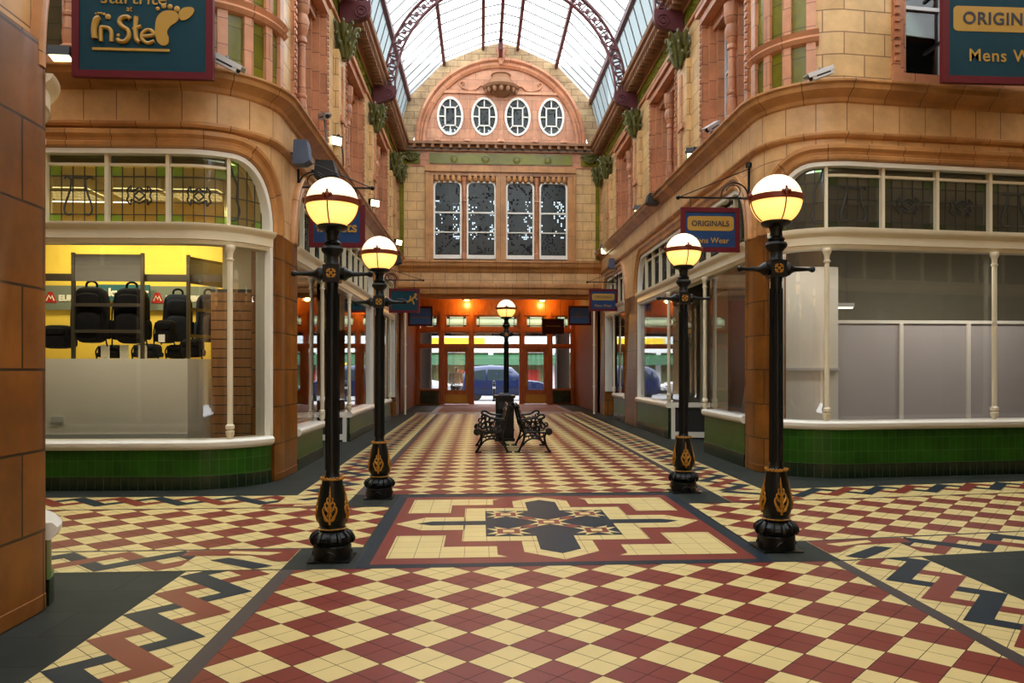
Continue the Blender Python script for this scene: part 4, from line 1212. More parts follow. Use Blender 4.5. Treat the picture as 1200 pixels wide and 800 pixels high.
# unseen end walls added behind and beside the view to block sky light
cw = MB(); cw.box(-3.6, 3.6, -14.2, -14.0, 0, 12.9); cw.build('blocker_wall_front', M['buff'], label='plain wall closing the arcade behind the viewpoint', cat='wall', kind='structure')
for sx, nm in ((-1, 'blocker_wall_left'), (1, 'blocker_wall_right')):
    cw = MB(); a, b = sorted((sx*12.2, sx*12.4)); cw.box(a, b, 4.5, 12.5, 0, 12.3); cw.build(nm, M['buff'], label='plain wall closing the %s side arcade' % ('left' if sx < 0 else 'right'), cat='wall', kind='structure')

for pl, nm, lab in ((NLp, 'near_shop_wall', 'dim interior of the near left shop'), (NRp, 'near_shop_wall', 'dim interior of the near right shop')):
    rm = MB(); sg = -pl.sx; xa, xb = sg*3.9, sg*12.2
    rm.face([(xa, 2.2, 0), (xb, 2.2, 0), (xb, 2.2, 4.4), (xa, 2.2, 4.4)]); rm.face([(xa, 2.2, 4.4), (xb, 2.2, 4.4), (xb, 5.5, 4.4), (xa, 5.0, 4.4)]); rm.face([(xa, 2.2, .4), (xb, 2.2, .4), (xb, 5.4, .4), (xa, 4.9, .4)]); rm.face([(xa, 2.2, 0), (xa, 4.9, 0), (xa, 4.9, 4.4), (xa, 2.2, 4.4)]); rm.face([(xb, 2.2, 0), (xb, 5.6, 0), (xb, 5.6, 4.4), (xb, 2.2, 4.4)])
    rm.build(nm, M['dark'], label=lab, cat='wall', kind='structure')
pm = MB(); pm.box(-3.40, -2.84, 34.1, 34.8, -.1, 3.3); pm.build('pillar', M['dark'], label='dark street pier behind the left side light of the entrance screen', cat='pillar', kind='structure', group='street piers')
pm = MB(); pm.box(2.72, 3.28, 34.1, 34.8, -.1, 3.3); pm.build('pillar', M['dark'], label='dark street pier behind the right side light of the entrance screen', cat='pillar', kind='structure', group='street piers')

bm_ = MB(); bm_.box(-3.4, 3.4, 35.6, 35.8, 3.05, 3.5); bm_.box(-3.4, 3.4, 34.0, 35.7, 3.5, 3.56)
for x in (-3.0, -1.5, 0, 1.5, 3.0): bm_.box(x-.04, x+.04, 34.0, 35.6, 3.4, 3.5)
bm_.build('street_beam', M['dark'], label='dark canopy beam outside the entrance screen', cat='beam', kind='structure')
fa = MB(); fa.box(-22, 22, 33.85, 34.0, 4.7, 7.2); fa.box(-22, -3.6, 33.85, 34.0, 0, 4.7); fa.box(3.6, 22, 33.85, 34.0, 0, 4.7)  # unseen front wall added to cut the daylight falling on the street
fa.build('street_shade_wall', M['stone'], label='street front of the arcade building round the entrance', cat='wall', kind='structure')
# ------------------------------------------------------------------ lamp posts
def globe_mat(name, col, GLOBE):
    t = NT(name)
    b = t.n('BsdfPrincipled', i_Roughness=.35); b.inputs['Base Color'].default_value = (.7, .68, .62, 1)
    b.inputs['Emission Color'].default_value = c4(col); b.inputs['Emission Strength'].default_value = GLOBE
    t.l(b, 0, t.out, 0); return t.m
M['globe'] = globe_mat('lit_amber_glass', (1.0, .54, .11), 1.5)
M['globetop'] = globe_mat('lit_opal_glass', (1.0, .78, .40), 1.35)
def leaf_ornament(mb, r_at, z0, h, ang):
    """gilt acanthus spray on the front of the vase"""
    def P(u, z):   # u metres round, z up
        r = r_at(z)+.004; a = ang+u/r
        return (r*math.cos(a), r*math.sin(a), z)
    mb.curve([P(0, z0+h*t) for t in (0, .2, .45, .7, 1)], [.010, .008, .009, .007, .003], 6, k=3)
    for sg in (-1, 1):
        for pts, rr in (([(0, .06), (.022, .14), (.046, .26), (.056, .38), (.046, .46), (.034, .43), (.038, .37)], [.007, .009, .010, .008, .007, .005, .003]),
                        ([(0, .26), (.012, .34), (.030, .42), (.040, .52), (.030, .58), (.021, .54)], [.006, .008, .009, .007, .005, .003]),
                        ([(0, .48), (.010, .54), (.022, .62), (.020, .70), (.012, .68)], [.005, .007, .006, .005, .003]),
                        ([(0, .14), (.020, .10), (.036, .14), (.040, .21), (.030, .22)], [.006, .008, .007, .005, .003])):
            mb.curve([P(sg*u, z0+h*t) for u, t in pts], rr, 6, k=3)
        for u, t in ((.012, .24), (.010, .44)): mb.ell(P(sg*u, z0+h*t), .009, .009, .016, 6, 5)
    for zz, q in ((.62, .009), (.74, .010), (.84, .008), (.92, .006)): mb.ell(P(0, z0+h*zz), q, q, q*1.5, 6, 5)
def make_lamp():
    root = empty('lamp_post')
    pb = MB(); f = 8
    pb.lathe((0, 0, 0), [(.150, 0), (.152, .115), (.143, .125), (.158, .145), (.164, .168), (.156, .192), (.134, .214), (.108, .232), (.098, .24), (0, .24)], 24)
    for k in range(12):
        a = 2*PI*k/12; c, s = math.cos(a), math.sin(a)
        pb.curve([(c*.150, s*.150, .135), (c*.166, s*.166, .165), (c*.152, s*.152, .2), (c*.115, s*.115, .23)], [.012, .02, .018, .01], 7, k=3)
    pb.box(-.165, .165, -.165, .165, 0, .012)
    pl_ = pb.build('plinth', M['iron'], root, ang=25)
    for a in range(4):
        sg = MB(); t = a*PI/2+PI/4
    for a in range(4):
        sw = MB()
        c, s = math.cos(a*PI/2), math.sin(a*PI/2)
        pts = [(c*.149-s*u, s*.149+c*u, .05+.035*(1-(u/.05)**2)) for u in (-.05, -.03, 0, .03, .05)]
        sw.tube(pts, .006, 5); sw.build('plinth_swag', M['iron'], pl_)
    vs = MB(); prof = [(.095, .24), (.11, .245), (.11, .262), (.100, .27), (.115, .31), (.124, .36), (.12, .42), (.105, .50), (.09, .58), (.082, .64), (.078, .655)]
    vs.lathe((0, 0, 0), prof, 16); v_ = vs.build('vase', M['iron'], root)
    def r_at(z):
        for (a, b), (c, d) in zip(prof, prof[1:]):
            if b <= z <= d: return a+(c-a)*(z-b)/(d-b)
        return .09
    for k in range(4):
        g = MB(); leaf_ornament(g, r_at, .30, .30, -PI/2+k*PI/2); g.build('gilt_leaf', M['gold'], v_)
    rg = MB(); rg.lathe((0, 0, .246), [(.106, 0), (.118, .008), (.106, .016)], 20); rg.build('gilt_ring', M['gold'], root); rg = MB()
    for k in range(20):
        a = 2*PI*k/20; rg.ell((.088*math.cos(a), .088*math.sin(a), .658), .011, .011, .012, 6, 5)
    rg.lathe((0, 0, .640), [(.07, 0), (.092, .006), (.092, .014), (.07, .02)], 20); rg.build('gilt_ring', M['gold'], root)
    sh = MB(); sh.lathe((0, 0, .65), [(.08, 0), (.066, .012), (.058, .03), (.053, .06), (.052, .9), (.046, 1.55), (.05, 1.56), (.05, 1.62), (.046, 1.63), (.046, 1.72), (.06, 1.735), (.052, 1.75), (.05, 1.80), (.085, 1.84), (.09, 1.86), (.08, 1.88), (.06, 1.885), (.07, 1.91), (.05, 1.93), (.048, 1.97), (.05, 1.98)], 18)
    for k in range(10):
        a = 2*PI*k/10; sh.tube([(.053*math.cos(a), .053*math.sin(a), .72), (.05*math.cos(a), .05*math.sin(a), 2.15)], .006, 4)
    sh.build('shaft', M['iron'], root)
    lr = MB(); z = 2.31
    for sg in (-1, 1):
        lr.lathe((0, 0, z), [(.055, .05), (.05, .08), (.058, .10), (.05, .115), (.035, .13), (.022, .16), (.019, .20), (.014, .27), (.017, .285), (.024, .295), (.026, .31), (.018, .325), (0, .33)], 12, ax=(sg, 0, 0))
    lr.box(-.066, .066, -.066, .066, z-.07, z+.07)
    bar = lr.build('ladder_bar', M['iron'], root)
    for yy in (-.068, .068):
        gq = MB()
        for a in range(4):
            t = PI/4+a*PI/2; gq.bar((.008*math.cos(t), yy, z+.008*math.sin(t)), (.044*math.cos(t), yy, z+.044*math.sin(t)), .006, .008, up=(0, 1, 0)); gq.ell((.030*math.cos(t)-.012*math.sin(t), yy, z+.030*math.sin(t)+.012*math.cos(t)), .009, .005, .009, 8, 6); gq.ell((.030*math.cos(t)+.012*math.sin(t), yy, z+.030*math.sin(t)-.012*math.cos(t)), .009, .005, .009, 8, 6)
        gq.ell((0, yy, z), .014, .008, .014, 6, 5); gq.build('gilt_quatrefoil', M['gold'], bar)
    cu = MB(); cu.lathe((0, 0, 2.62), [(.048, 0), (.055, .02), (.06, .035), (.11, .05), (.125, .065), (.125, .078), (.112, .085), (0, .085)], 22); cu.build('globe_cup', M['iron'], root)
    def hemi(z0, z1):
        return [(.208*math.sqrt(max(0, 1-t*t)), 2.88+.208*t) for t in [math.sin(z0+(z1-z0)*k/12) for k in range(13)]]
    gl = MB(); gl.lathe((0, 0, 0), [(0, 2.672)]+hemi(-PI/2+.05, 0.02), 32); gl.build('lower_globe', M['globe'], root)
    gl = MB(); gl.lathe((0, 0, 0), hemi(0.02, PI/2-.02)+[(0, 3.088)], 32); gl.build('upper_globe', M['globetop'], root)
    bd = MB(); r = .212; zc = 2.885
    bd.lathe((0, 0, zc), [(r-.012, -.024), (r+.006, -.024), (r+.008, 0), (r+.006, .024), (r-.012, .024)], 36, cap=False)
    for a in range(4):
        t = -PI/2+a*PI/2; c, s = math.cos(t), math.sin(t)
        bd.tube([(c*.213*math.cos(p), s*.213*math.cos(p), 2.88-.213*math.sin(p)) for p in [PI/2*.62*k/8 for k in range(9)]], .0055, 5)
        bd.ell((c*.22, s*.22, zc+.02), .022, .022, .03, 8, 6); bd.ell((c*.218, s*.218, zc+.052), .010, .010, .018, 6, 5)
        bd.ell((c*.22-s*.028, s*.22+c*.028, zc+.024), .013, .013, .016, 6, 5); bd.ell((c*.22+s*.028, s*.22-c*.028, zc+.024), .013, .013, .016, 6, 5)
    bd.build('globe_band', M['lampred'], root)
    return root
lamp0 = make_lamp()
LAMPS = [((-1.84, 6.20), 'nearer lamp post beside the yellow-lit bag shop corner'),
         ((-1.85, 9.14), 'farther lamp post on the bag shop side, before the shop entrance'),
         ((1.80, 6.32), 'nearer lamp post beside the empty green-tiled corner shop'),
         ((1.82, 9.35), 'farther lamp post on the empty shop side, below the gold-plaque hanging sign'),
         ((-.10, 17.05), 'distant lamp post behind the back-to-back benches, before the entrance doors')]
for i, ((x, y), lab) in enumerate(LAMPS):
    o = lamp0 if i == 0 else copy_tree(lamp0)
    o.location = (x, y, .003); k_ = (.976, .99, 1.012, 1.026, .985)[i]; o.scale = (k_, k_, k_)
    tag(o, lab, 'lamp post', 'lit globe lamp posts')
# ------------------------------------------------------------------ benches
def make_bench():
    root = empty('bench'); Lb = 1.3
    def end(y):
        mb = MB()
        def st(pts, r=.016): mb.curve([(x, y, z) for x, z in pts], r, 7, k=4)
        st([(.02, 0.008), (.05, .02), (.09, .1), (.14, .22), (.15, .32), (.12, .42), (.085, .55), (.055, .68), (.025, .80), (.005, .84), (-.02, .83), (-.02, .80)], .021)
        st([(-.03, .008), (.08, .01)], .018); st([(.52, .008), (.64, .01)], .018)
        st([(.62, .01), (.57, .08), (.53, .18), (.52, .28), (.55, .36)], .021)
        st([(.12, .12), (.2, .21), (.3, .25), (.4, .24), (.48, .2), (.54, .12)], .016)
        st([(.14, .36), (.3, .37), (.45, .36), (.56, .355)], .018)
        st([(.15, .27), (.3, .31), (.52, .27)], .014)
        for cx in (.22, .3, .38, .46): st([(cx+.04*math.cos(t*PI/6), .32+.035*math.sin(t*PI/6)) for t in range(13)], .010)
        for cx in (.26, .34, .42): st([(cx+.03*math.cos(t*PI/5), .27+.025*math.sin(t*PI/5)) for t in range(11)], .009)
        st([(.07, .56), (.16, .60), (.26, .61), (.36, .63), (.44, .68), (.50, .675), (.515, .64), (.49, .62), (.47, .635)], .02)
        st([(.44, .62), (.46, .56), (.5, .52), (.53, .47), (.5, .43), (.46, .45), (.47, .48)], .017)
        st([(.52, .53), (.56, .53), (.575, .50), (.56, .47), (.53, .47)], .015)
        for cx, cz, r in ((.2, .5, .07), (.32, .5, .06), (.2, .42, .04), (.41, .52, .05), (.31, .41, .035), (.13, .47, .04), (.4, .42, .035)):
            st([(cx+r*math.cos(t*PI/7), cz+r*math.sin(t*PI/7)) for t in range(15)], .011)
        for pts in ([(.2, .57), (.24, .5), (.2, .43), (.26, .37)], [(.32, .56), (.36, .48), (.3, .44), (.35, .38)], [(.12, .56), (.16, .5), (.12, .42)], [(.42, .57), (.44, .5), (.4, .38)]): st(pts, .012)
        mb.lathe((.60, y, .375), [(.0, -.03), (.055, -.03), (.065, -.02), (.065, .02), (.055, .03), (0, .03)], 16, ax=(0, 1, 0))
        mb.build('end_frame', M['iron'], root)
    end(0); end(Lb)
    for x, z, a in ((.14, .395, 4), (.225, .392, 0), (.31, .392, 0), (.395, .392, 0), (.48, .394, -6), (.565, .42, -30)):
        s = MB(); c, d = math.cos(R(a)), math.sin(R(a)); s.obb((x, Lb/2, z), (.034*c, 0, .034*d*-1), (0, Lb/2-.015, 0), (.011*d, 0, .011*c)); s.build('seat_slat', M['benchslat'], root)
    for x, z in ((.125, .47), (.102, .56), (.08, .65), (.058, .74), (.036, .83)):
        s = MB(); s.obb((x+.018, Lb/2, z), (.009, 0, .003), (0, Lb/2-.015, 0), (-.011, 0, .034)); s.build('back_slat', M['benchslat'], root)
    r = MB(); r.tube([(.3, 0, .3), (.3, Lb, .3)], .01, 6); r.build('tie_rod', M['iron'], root)
    return root
b0 = make_bench(); b0.location = (-.03, 13.95, .003)
tag(b0, 'black cast-iron scroll bench facing right, back to the other bench', 'bench', 'back-to-back benches')
b1 = copy_tree(b0); b1.location = (-.13, 15.25, .003); b1.rotation_euler = (0, 0, PI)
tag(b1, 'black cast-iron scroll bench facing left, in front of the dark litter bin', 'bench', 'back-to-back benches')
bn = MB(); bn.box(-.19, .19, -.19, .19, .02, .9); bn.box(-.21, .21, -.21, .21, 0, .06)
bin_ = bn.build('litter_bin', M['iron'], label='dark square litter bin behind the benches at the foot of the far lamp post', cat='bin'); bin_.location = (-.16, 16.35, .003)
bl = MB(); bl.box(-.22, .22, -.22, .22, .9, .96); bl.lathe((0, 0, .96), [(.2, 0), (.15, .04), (0, .05)], 4, ph=PI/4); bl.build('bin_lid', M['iron'], bin_)
bo = MB(); bo.box(-.13, .13, -.196, -.19, .68, .82); bo.build('bin_opening', M['black'], bin_)

# ------------------------------------------------------------------ hanging signs
def board(root, x0, x1, z0, z1, y, field, frame='signred', t=.07, th=.05):
    f = MB(); y0, y1 = y-th/2, y+th/2
    for a, b, c, d in ((x0, x1, z0, z0+t), (x0, x1, z1-t, z1), (x0, x0+t, z0+t, z1-t), (x1-t, x1, z0+t, z1-t)): f.box(a, b, y0, y1, c, d)
    f.build('sign_frame', M[frame], root)
    p = MB(); p.box(x0+t, x1-t, y-th/2+.012, y+th/2-.012, z0+t, z1-t); return p.build('sign_panel', M[field], root)
def hanger(root, pts):
    h = MB(); h.tube(pts, .007, 5); return h.build('sign_hanger', M['iron'], root)
def bracket(root, xw, xe, y, z, h=.5, stay=True):
    """wrought iron wall bracket: back bar, arm with ball end, scroll and stay"""
    mb = MB(); sg = 1 if xe > xw else -1
    mb.bar((xw+sg*.02, y, z-h*.25), (xw+sg*.02, y, z+h), .03, .03); mb.bar((xw, y, z), (xe, y, z), .025, .025); mb.ell((xe, y, z), .035, .035, .035, 8, 6)
    mb.lathe((xw+sg*.02, y, z+h), [(.05, -.03), (.05, .03), (.0, .06)], 8)
    r = h*.42; mb.curve([(xw+sg*(.03+r-r*math.cos(t*PI/10)), y, z+.02+r*math.sin(t*PI/10)*1.0) for t in range(11)], .012, 6)
    r2 = r*.5; mb.curve([(xw+sg*(.05+r+r2*math.cos(t*PI/6)), y, z+r2+r2*math.sin(t*PI/6)*.9) for t in range(10)], .009, 5)
    if stay: mb.tube([(xw+sg*.02, y, z+h*.9), (xe, y, z)], .008, 5)
    return mb.build('sign_bracket', M['iron'], root)
def rplaque(mb, x0, x1, z0, z1, y, r=.05):
    pts = []
    for cx, cz, a0 in ((x1-r, z1-r, 0), (x0+r, z1-r, 90), (x0+r, z0+r, 180), (x1-r, z0+r, 270)):
        pts += [(cx+r*math.cos(R(a0+90*k/5)), cz+r*math.sin(R(a0+90*k/5))) for k in range(6)]
    mb.prism(pts, (0, y, 0), (1, 0, 0), (0, 0, 1), (0, -.006, 0))
# near left on the corridor
Y = 11.8
root = empty('hanging_sign', label='blue hanging sign with gold letters behind the near left lamp globe', cat='sign', group='hanging shop signs')
bracket(root, -3.42, -2.30, Y, 4.24)
p = board(root, -3.24, -2.41, 3.34, 3.98, Y, 'signblue')
text('insects', .22, M['signgold'], p, (-2.825, Y-.02, 3.64), bold=.004)
hanger(root, [(-3.1, Y, 3.98), (-3.1, Y, 4.24)]); hanger(root, [(-2.55, Y, 3.98), (-2.55, Y, 4.24)])
# near right
Y = 11.5
root = empty('hanging_sign', label='blue red-framed hanging sign with gold plaque above the far right lamp globe', cat='sign', group='hanging shop signs')
bracket(root, 3.42, 2.31, Y, 4.10)
p = board(root, 2.35, 3.25, 3.28, 3.95, Y, 'signblue')
q = MB(); rplaque(q, 2.45, 3.16, 3.60, 3.82, Y-.012); q.build('gold_plaque', M['signgold'], p)
text('ORIGINALS', .115, M['signdark'], p, (2.80, Y-.02, 3.705), bold=.002)
text('Mens Wear', .12, M['signgold'], p, (2.80, Y-.016, 3.45), bold=.001)
hanger(root, [(2.5, Y, 3.95), (2.5, Y, 4.1)]); hanger(root, [(3.1, Y, 3.95), (3.1, Y, 4.1)])
# far pair
Y = 22.2
root = empty('hanging_sign', label='small teal hanging sign with gold figure, far along the left wall', cat='sign', group='hanging shop signs')
bracket(root, -3.42, -2.3, Y, 4.05, .4)
p = board(root, -3.27, -2.40, 3.12, 3.81, Y, 'signteal')
g = MB()
for pts, w in (([(-2.75, 3.42), (-2.62, 3.5), (-2.5, 3.62)], .03), ([(-2.62, 3.5), (-2.56, 3.36)], .025), ([(-2.68, 3.47), (-2.66, 3.6)], .02), ([(-2.55, 3.56), (-2.47, 3.5)], .02)): g.tube([(x, Y-.02, z) for x, z in pts], w, 6)
g.ell((-2.52, Y-.02, 3.64), .04, .01, .04, 8, 6); g.build('gold_figure', M['signgold'], p)
g = MB(); g.ell((-2.95, Y-.02, 3.5), .14, .008, .04, 10, 6); g.build('dark_motif', M['signdark'], p)
hanger(root, [(-3.1, Y, 3.81), (-3.1, Y, 4.05)]); hanger(root, [(-2.55, Y, 3.81), (-2.55, Y, 4.05)])
Y = 22.8
root = empty('hanging_sign', label='blue hanging sign with gold plaque, far along the right wall', cat='sign', group='hanging shop signs')
bracket(root, 3.42, 2.5, Y, 4.1, .4)
p = board(root, 2.55, 3.40, 3.24, 3.90, Y, 'signblue')
q = MB(); rplaque(q, 2.64, 3.31, 3.56, 3.76, Y-.012); q.build('gold_plaque', M['signgold'], p)
text('ORIGINALS', .105, M['signdark'], p, (2.975, Y-.02, 3.66)); text('Mens Wear', .11, M['signgold'], p, (2.975, Y-.016, 3.4))
hanger(root, [(2.7, Y, 3.9), (2.7, Y, 4.1)]); hanger(root, [(3.25, Y, 3.9), (3.25, Y, 4.1)])
# under the bridge
M['signblue2'] = plain('bright_blue_sign_field', srgb(84, 134, 214), .5, noise=.08, spec=.2)
M['signbrown'] = plain('dark_brown_sign', srgb(58, 24, 22), .5, noise=.1, spec=.2)
for x0, x1, z0, z1, Y, col, lab in ((-3.29, -2.40, 3.08, 3.8, 28.2, 'signblue2', 'plain blue sign hanging under the bridge on the left'), (2.55, 3.40, 3.13, 3.84, 28.2, 'signblue2', 'plain blue sign hanging under the bridge on the right'), (1.75, 2.62, 2.90, 3.50, 30.3, 'signbrown', 'dark brown sign hanging under the bridge before the right door')):
    root = empty('hanging_sign', label=lab, cat='sign', group='hanging shop signs')
    p = board(root, x0, x1, z0, z1, Y, col, frame='signred' if col == 'signblue2' else 'signbrown')
    xm = (x0+x1)/2
    g = MB(); g.box(x0+.14, x1-.14, Y-.022, Y-.012, z0+.3, z0+.33)
    if x0 > 2: g.tube([(xm-.2, Y-.018, z0+.42), (xm-.12, Y-.018, z0+.38), (xm+.02, Y-.018, z0+.5)], .016, 5)
    g.build('gilt_line', M['signgold'], p)
    hanger(root, [(x0+.15, Y, z1), (x0+.15, Y, 4.6)]); hanger(root, [(x1-.15, Y, z1), (x1-.15, Y, 4.6)])
# big projecting signs over the cornice
Y = 9.3
root = empty('hanging_sign', label='large dark teal sign with gold footprint lettering above the left shop', cat='sign', group='large signs above the corner cornices')
x0, x1, z0, z1 = -5.40, -3.80, 4.90, 6.45
p = board(root, x0, x1, z0, z1, Y, 'signteal', t=.08, th=.07)
def sx_(px): return x0+(px-88)/165*(x1-x0)
def sz_(py): return 1.5+(433-py)*9.03/905
yy = Y-.03
def ink(pts, w, mb): mb.curve([(sx_(a), yy, sz_(b)) for a, b in pts], w, 8, k=5)
g = MB()
ink([(115, 48), (114, 36), (117, 26), (121, 23)], [.036, .034, .04, .03], g)
for a, b, r in ((116, 18.5, .013), (119, 18, .014), (122, 18, .015), (125.5, 19, .018), (130, 22, .034)): g.ell((sx_(a), yy, sz_(b)), r, .01, r, 8, 6)
ink([(122, 51), (122, 36), (125, 34.5), (131, 35.5), (134, 40), (134, 51)], .024, g)
g.ell((sx_(142), yy, sz_(43)), .02, .01, .02, 8, 6)
ink([(156, 24), (152, 21.5), (146, 23), (143.5, 28), (147, 33), (153, 37), (154.5, 44), (150, 50), (143, 50), (141.5, 47)], .027, g)
ink([(163, 21), (162, 35), (163, 47), (167, 51)], .027, g); ink([(159, 36), (169, 32)], .022, g)
ink([(170, 44), (183, 42), (181, 37), (175, 36.5), (170, 41), (170, 47), (176, 51.5), (184, 49)], .022, g)
sole = [(186, 44), (185, 34), (187, 22), (193, 15), (202, 12.5), (210, 14.5), (213, 20), (210, 26), (203, 31), (199, 38), (201, 45), (200, 52), (194, 54), (188, 50)]
def closed(pts, k=5):
    o = []; N = len(pts)
    for i in range(N):
        p0, p1, p2, p3 = (Vector(pts[(i+j-1) % N]) for j in range(4))
        for j in range(k):
            t = j/k; o.append(tuple(.5*((2*p1)+(p2-p0)*t+(2*p0-5*p1+4*p2-p3)*t*t+(3*p1-p0-3*p2+p3)*t**3)))
    return o
g.prism([(sx_(a), sz_(b)) for a, b in closed(sole)][::-1], (0, yy-.006, 0), (1, 0, 0), (0, 0, 1), (0, .014, 0))
for a, b, r in ((188, 11, .025), (195, 7.5, .03), (202.5, 8, .03), (210.5, 10.5, .035)): g.ell((sx_(a), yy, sz_(b)), r, .01, r, 10, 6)
tp = [(213.5, 21), (213, 15), (217, 10), (223, 8), (229, 8.5), (231, 12), (228, 18), (221, 23), (216, 23.5)]
g.prism([(sx_(a), sz_(b)) for a, b in closed(tp)][::-1], (0, yy-.006, 0), (1, 0, 0), (0, 0, 1), (0, .014, 0))
g.box(sx_(112), sx_(202), yy-.006, yy+.008, sz_(61), sz_(58)); g.build('gold_lettering', M['signgold'], p)
text('startrite', .2, M['signgold'], p, (sx_(160), yy, sz_(0)), sx=1.15); text('at', .09, M['signgold'], p, (sx_(155), yy, sz_(12)))
for x in (x0+.3, x1-.3):
    for z in (z1-.2, z0+.75):
        ar = MB(); ar.bar((x, Y+.035, z), (x, 9.95, z), .04, .04); ar.build('sign_bracket', M['iron'], root)
Y = 9.8
root = empty('hanging_sign', label='large teal red-framed sign with gold plaque above the right corner shop', cat='sign', group='large signs above the corner cornices')
x0, x1, z0, z1 = 5.38, 7.15, 5.27, 6.95
p = board(root, x0, x1, z0, z1, Y, 'signteal', t=.09, th=.07)
q = MB(); rplaque(q, 5.53, 7.0, 5.95, 6.28, Y-.022, .06); q.build('gold_plaque', M['signgold'], p)
text('ORIGINALS', .225, M['signdark'], p, (6.27, Y-.03, 6.115), bold=.004, spacing=1.1); text('Mens Wear', .23, M['signgold'], p, (6.33, Y-.026, 5.63), bold=.002, spacing=1.1)
for x in (x0+.3, x1-.3):
    for z in (z1-.2, z0+.75):
        ar = MB(); ar.bar((x, Y+.035, z), (x, 10.7, z), .04, .04); ar.build('sign_bracket', M['iron'], root)

# ------------------------------------------------------------------ cameras, floodlights, loudspeakers
def cctv(loc, yaw, pitch, foot, label):
    root = empty('security_camera', label=label, cat='security camera', group='white security cameras on the cornices')
    Mx = Matrix.Translation(loc) @ Matrix.Rotation(yaw, 4, 'Z') @ Matrix.Rotation(pitch, 4, 'Y')
    b = MB(Mx); b.box(-.17, .16, -.05, .05, -.045, .045); body = b.build('camera_housing', M['camw'], root)
    h = MB(Mx); h.box(-.18, .22, -.058, .058, .045, .058); h.box(-.18, .22, -.06, -.055, .0, .058); h.box(-.18, .22, .055, .06, .0, .058); h.build('sun_hood', M['camw'], body)
    l = MB(Mx); l.lathe((.16, 0, 0), [(.038, 0), (.038, .01), (.02, .012), (0, .008)], 12, ax=(1, 0, 0)); l.build('lens', M['black'], body)
    d = MB(Mx); d.box(-.12, .1, -.0515, -.05, -.02, .03); d.box(-.12, .1, .05, .0515, -.02, .03); d.build('dark_stripe', M['signdark'], body)
    s = MB(); p = Vector(loc); f = Vector(foot); s.curve([p+Vector((0, 0, -.04)), (p.x*.6+f.x*.4, p.y*.6+f.y*.4, f.z+.06), f], .018, 8); s.lathe(f, [(.045, -.02), (.045, .01), (0, .015)], 10); s.build('camera_bracket', M['grey'], root)
x, z = atY(266, 75, 9.55); cctv((x, 9.55, z), R(-8), R(28), (x-.05, 9.72, 5.25), 'white security camera beside the large footprint sign')
x, z = atY(380, 137, 13.7); cctv((x, 13.7, z), R(-60), R(12), (-3.25, 13.9, 5.27), 'white security camera above the near left lamp globe')
x, z = atY(962, 87, 10.0); cctv((x, 10.0, z), R(188), R(22), (x+.05, 10.18, 5.47), 'white security camera on the right cornice below the olive corner strips')
x, z = atY(835, 149, 13.3); cctv((x, 13.3, z), R(215), R(30), (3.25, 13.3, 5.48), 'white security camera low on the right cornice farther in')
M['flood'] = plain('lit_floodlight_glass', (.9, .9, .7), .3, noise=0, emis=(1, .95, .55), estr=4)
def flood(loc, yaw, tilt, foot, label, k=1.0):
    root = empty('floodlight', label=label, cat='floodlight', group='small floodlights along the cornices')
    Mx = Matrix.Translation(loc) @ Matrix.Rotation(yaw, 4, 'Z') @ Matrix.Rotation(tilt, 4, 'X') @ Matrix.Scale(k, 4)
    b = MB(Mx); b.box(-.13, .13, -.02, .09, -.09, .09); b.box(-.14, .14, -.04, .0, .085, .1); b.build('flood_body', M['black'], root)
    l = MB(Mx); l.box(-.115, .115, -.03, -.02, -.075, .075); l.build('flood_glass', M['flood'], root)
    s = MB(); p = Vector(loc); f = Vector(foot); s.curve([p+Vector((0, .02, .05)), ((f.x+p.x)/2, (f.y+p.y)/2, p.z+.12*k), (f.x, f.y, p.z*.6+f.z*.4), f], .014, 6); s.build('flood_stem', M['black'], root)
x, z = atY(393, 165, 14.9); flood((x, 14.9, z), R(40), R(10), (-3.3, 15.0, 5.24), 'lit floodlight on the left cornice beyond the security camera')
x, z = atY(439, 238, 19.0); flood((x, 19.0, z), R(40), R(10), (-3.3, 19.1, 5.24), 'lit floodlight on the left cornice above the second lamp globe')
x, z = atY(467, 284, 24.3); flood((x, 24.3, z), R(50), R(10), (-3.25, 24.4, 5.24), 'tiny lit floodlight at the far end of the left cornice')
x, z = atY(816, 184, 14.5); flood((x, 14.5, z), R(-15), R(48), (3.34, 14.4, 5.47), 'downward floodlight on the right cornice by the first window pair', k=1.5)
x, z = atY(752, 249, 19.4); flood((x, 19.4, z), R(-15), R(48), (3.34, 19.3, 5.47), 'downward floodlight on the right cornice halfway along', k=1.5)
x, z = atY(711, 293, 24.6); flood((x, 24.6, z), R(-15), R(48), (3.34, 24.5, 5.47), 'downward floodlight at the far end of the right cornice', k=1.5)
x, z = atY(72, 66, 9.7); flood((x, 9.7, z), 0, R(75), (x, 9.85, 5.22), 'lit floodlight left of the large footprint sign')
M['spk'] = plain('blue_grey_speaker', srgb(72, 86, 108), .55, noise=.08)
def speaker(loc, sx, label, mat, w=.2, h=.32, wall=None):
    root = empty('loudspeaker', label=label, cat='loudspeaker', group='wall loudspeakers')
    x, y, z = loc
    b = MB(); poly = [(-w*.4, h/2), (w*.5, h/2), (w*.7, -h*.35), (w*.3, -h/2), (-w*.5, -h/2)]
    b.prism([(p[0]*sx, p[1]) for p in poly][::sx], (x, y-w*.6, z), (1, 0, 0), (0, 0, 1), (0, w*1.2, 0)); b.build('speaker_cabinet', M[mat], root)
    s = MB(); s.tube([(x, y, z), (wall, y, z)], .018, 6); s.build('speaker_bracket', M['black'], root)
y, z = atX(353, 180, -3.24); speaker((-3.24, y, z), 1, 'blue-grey loudspeaker on the left fascia beside the sign bracket', 'spk', .2, .34, -3.44)
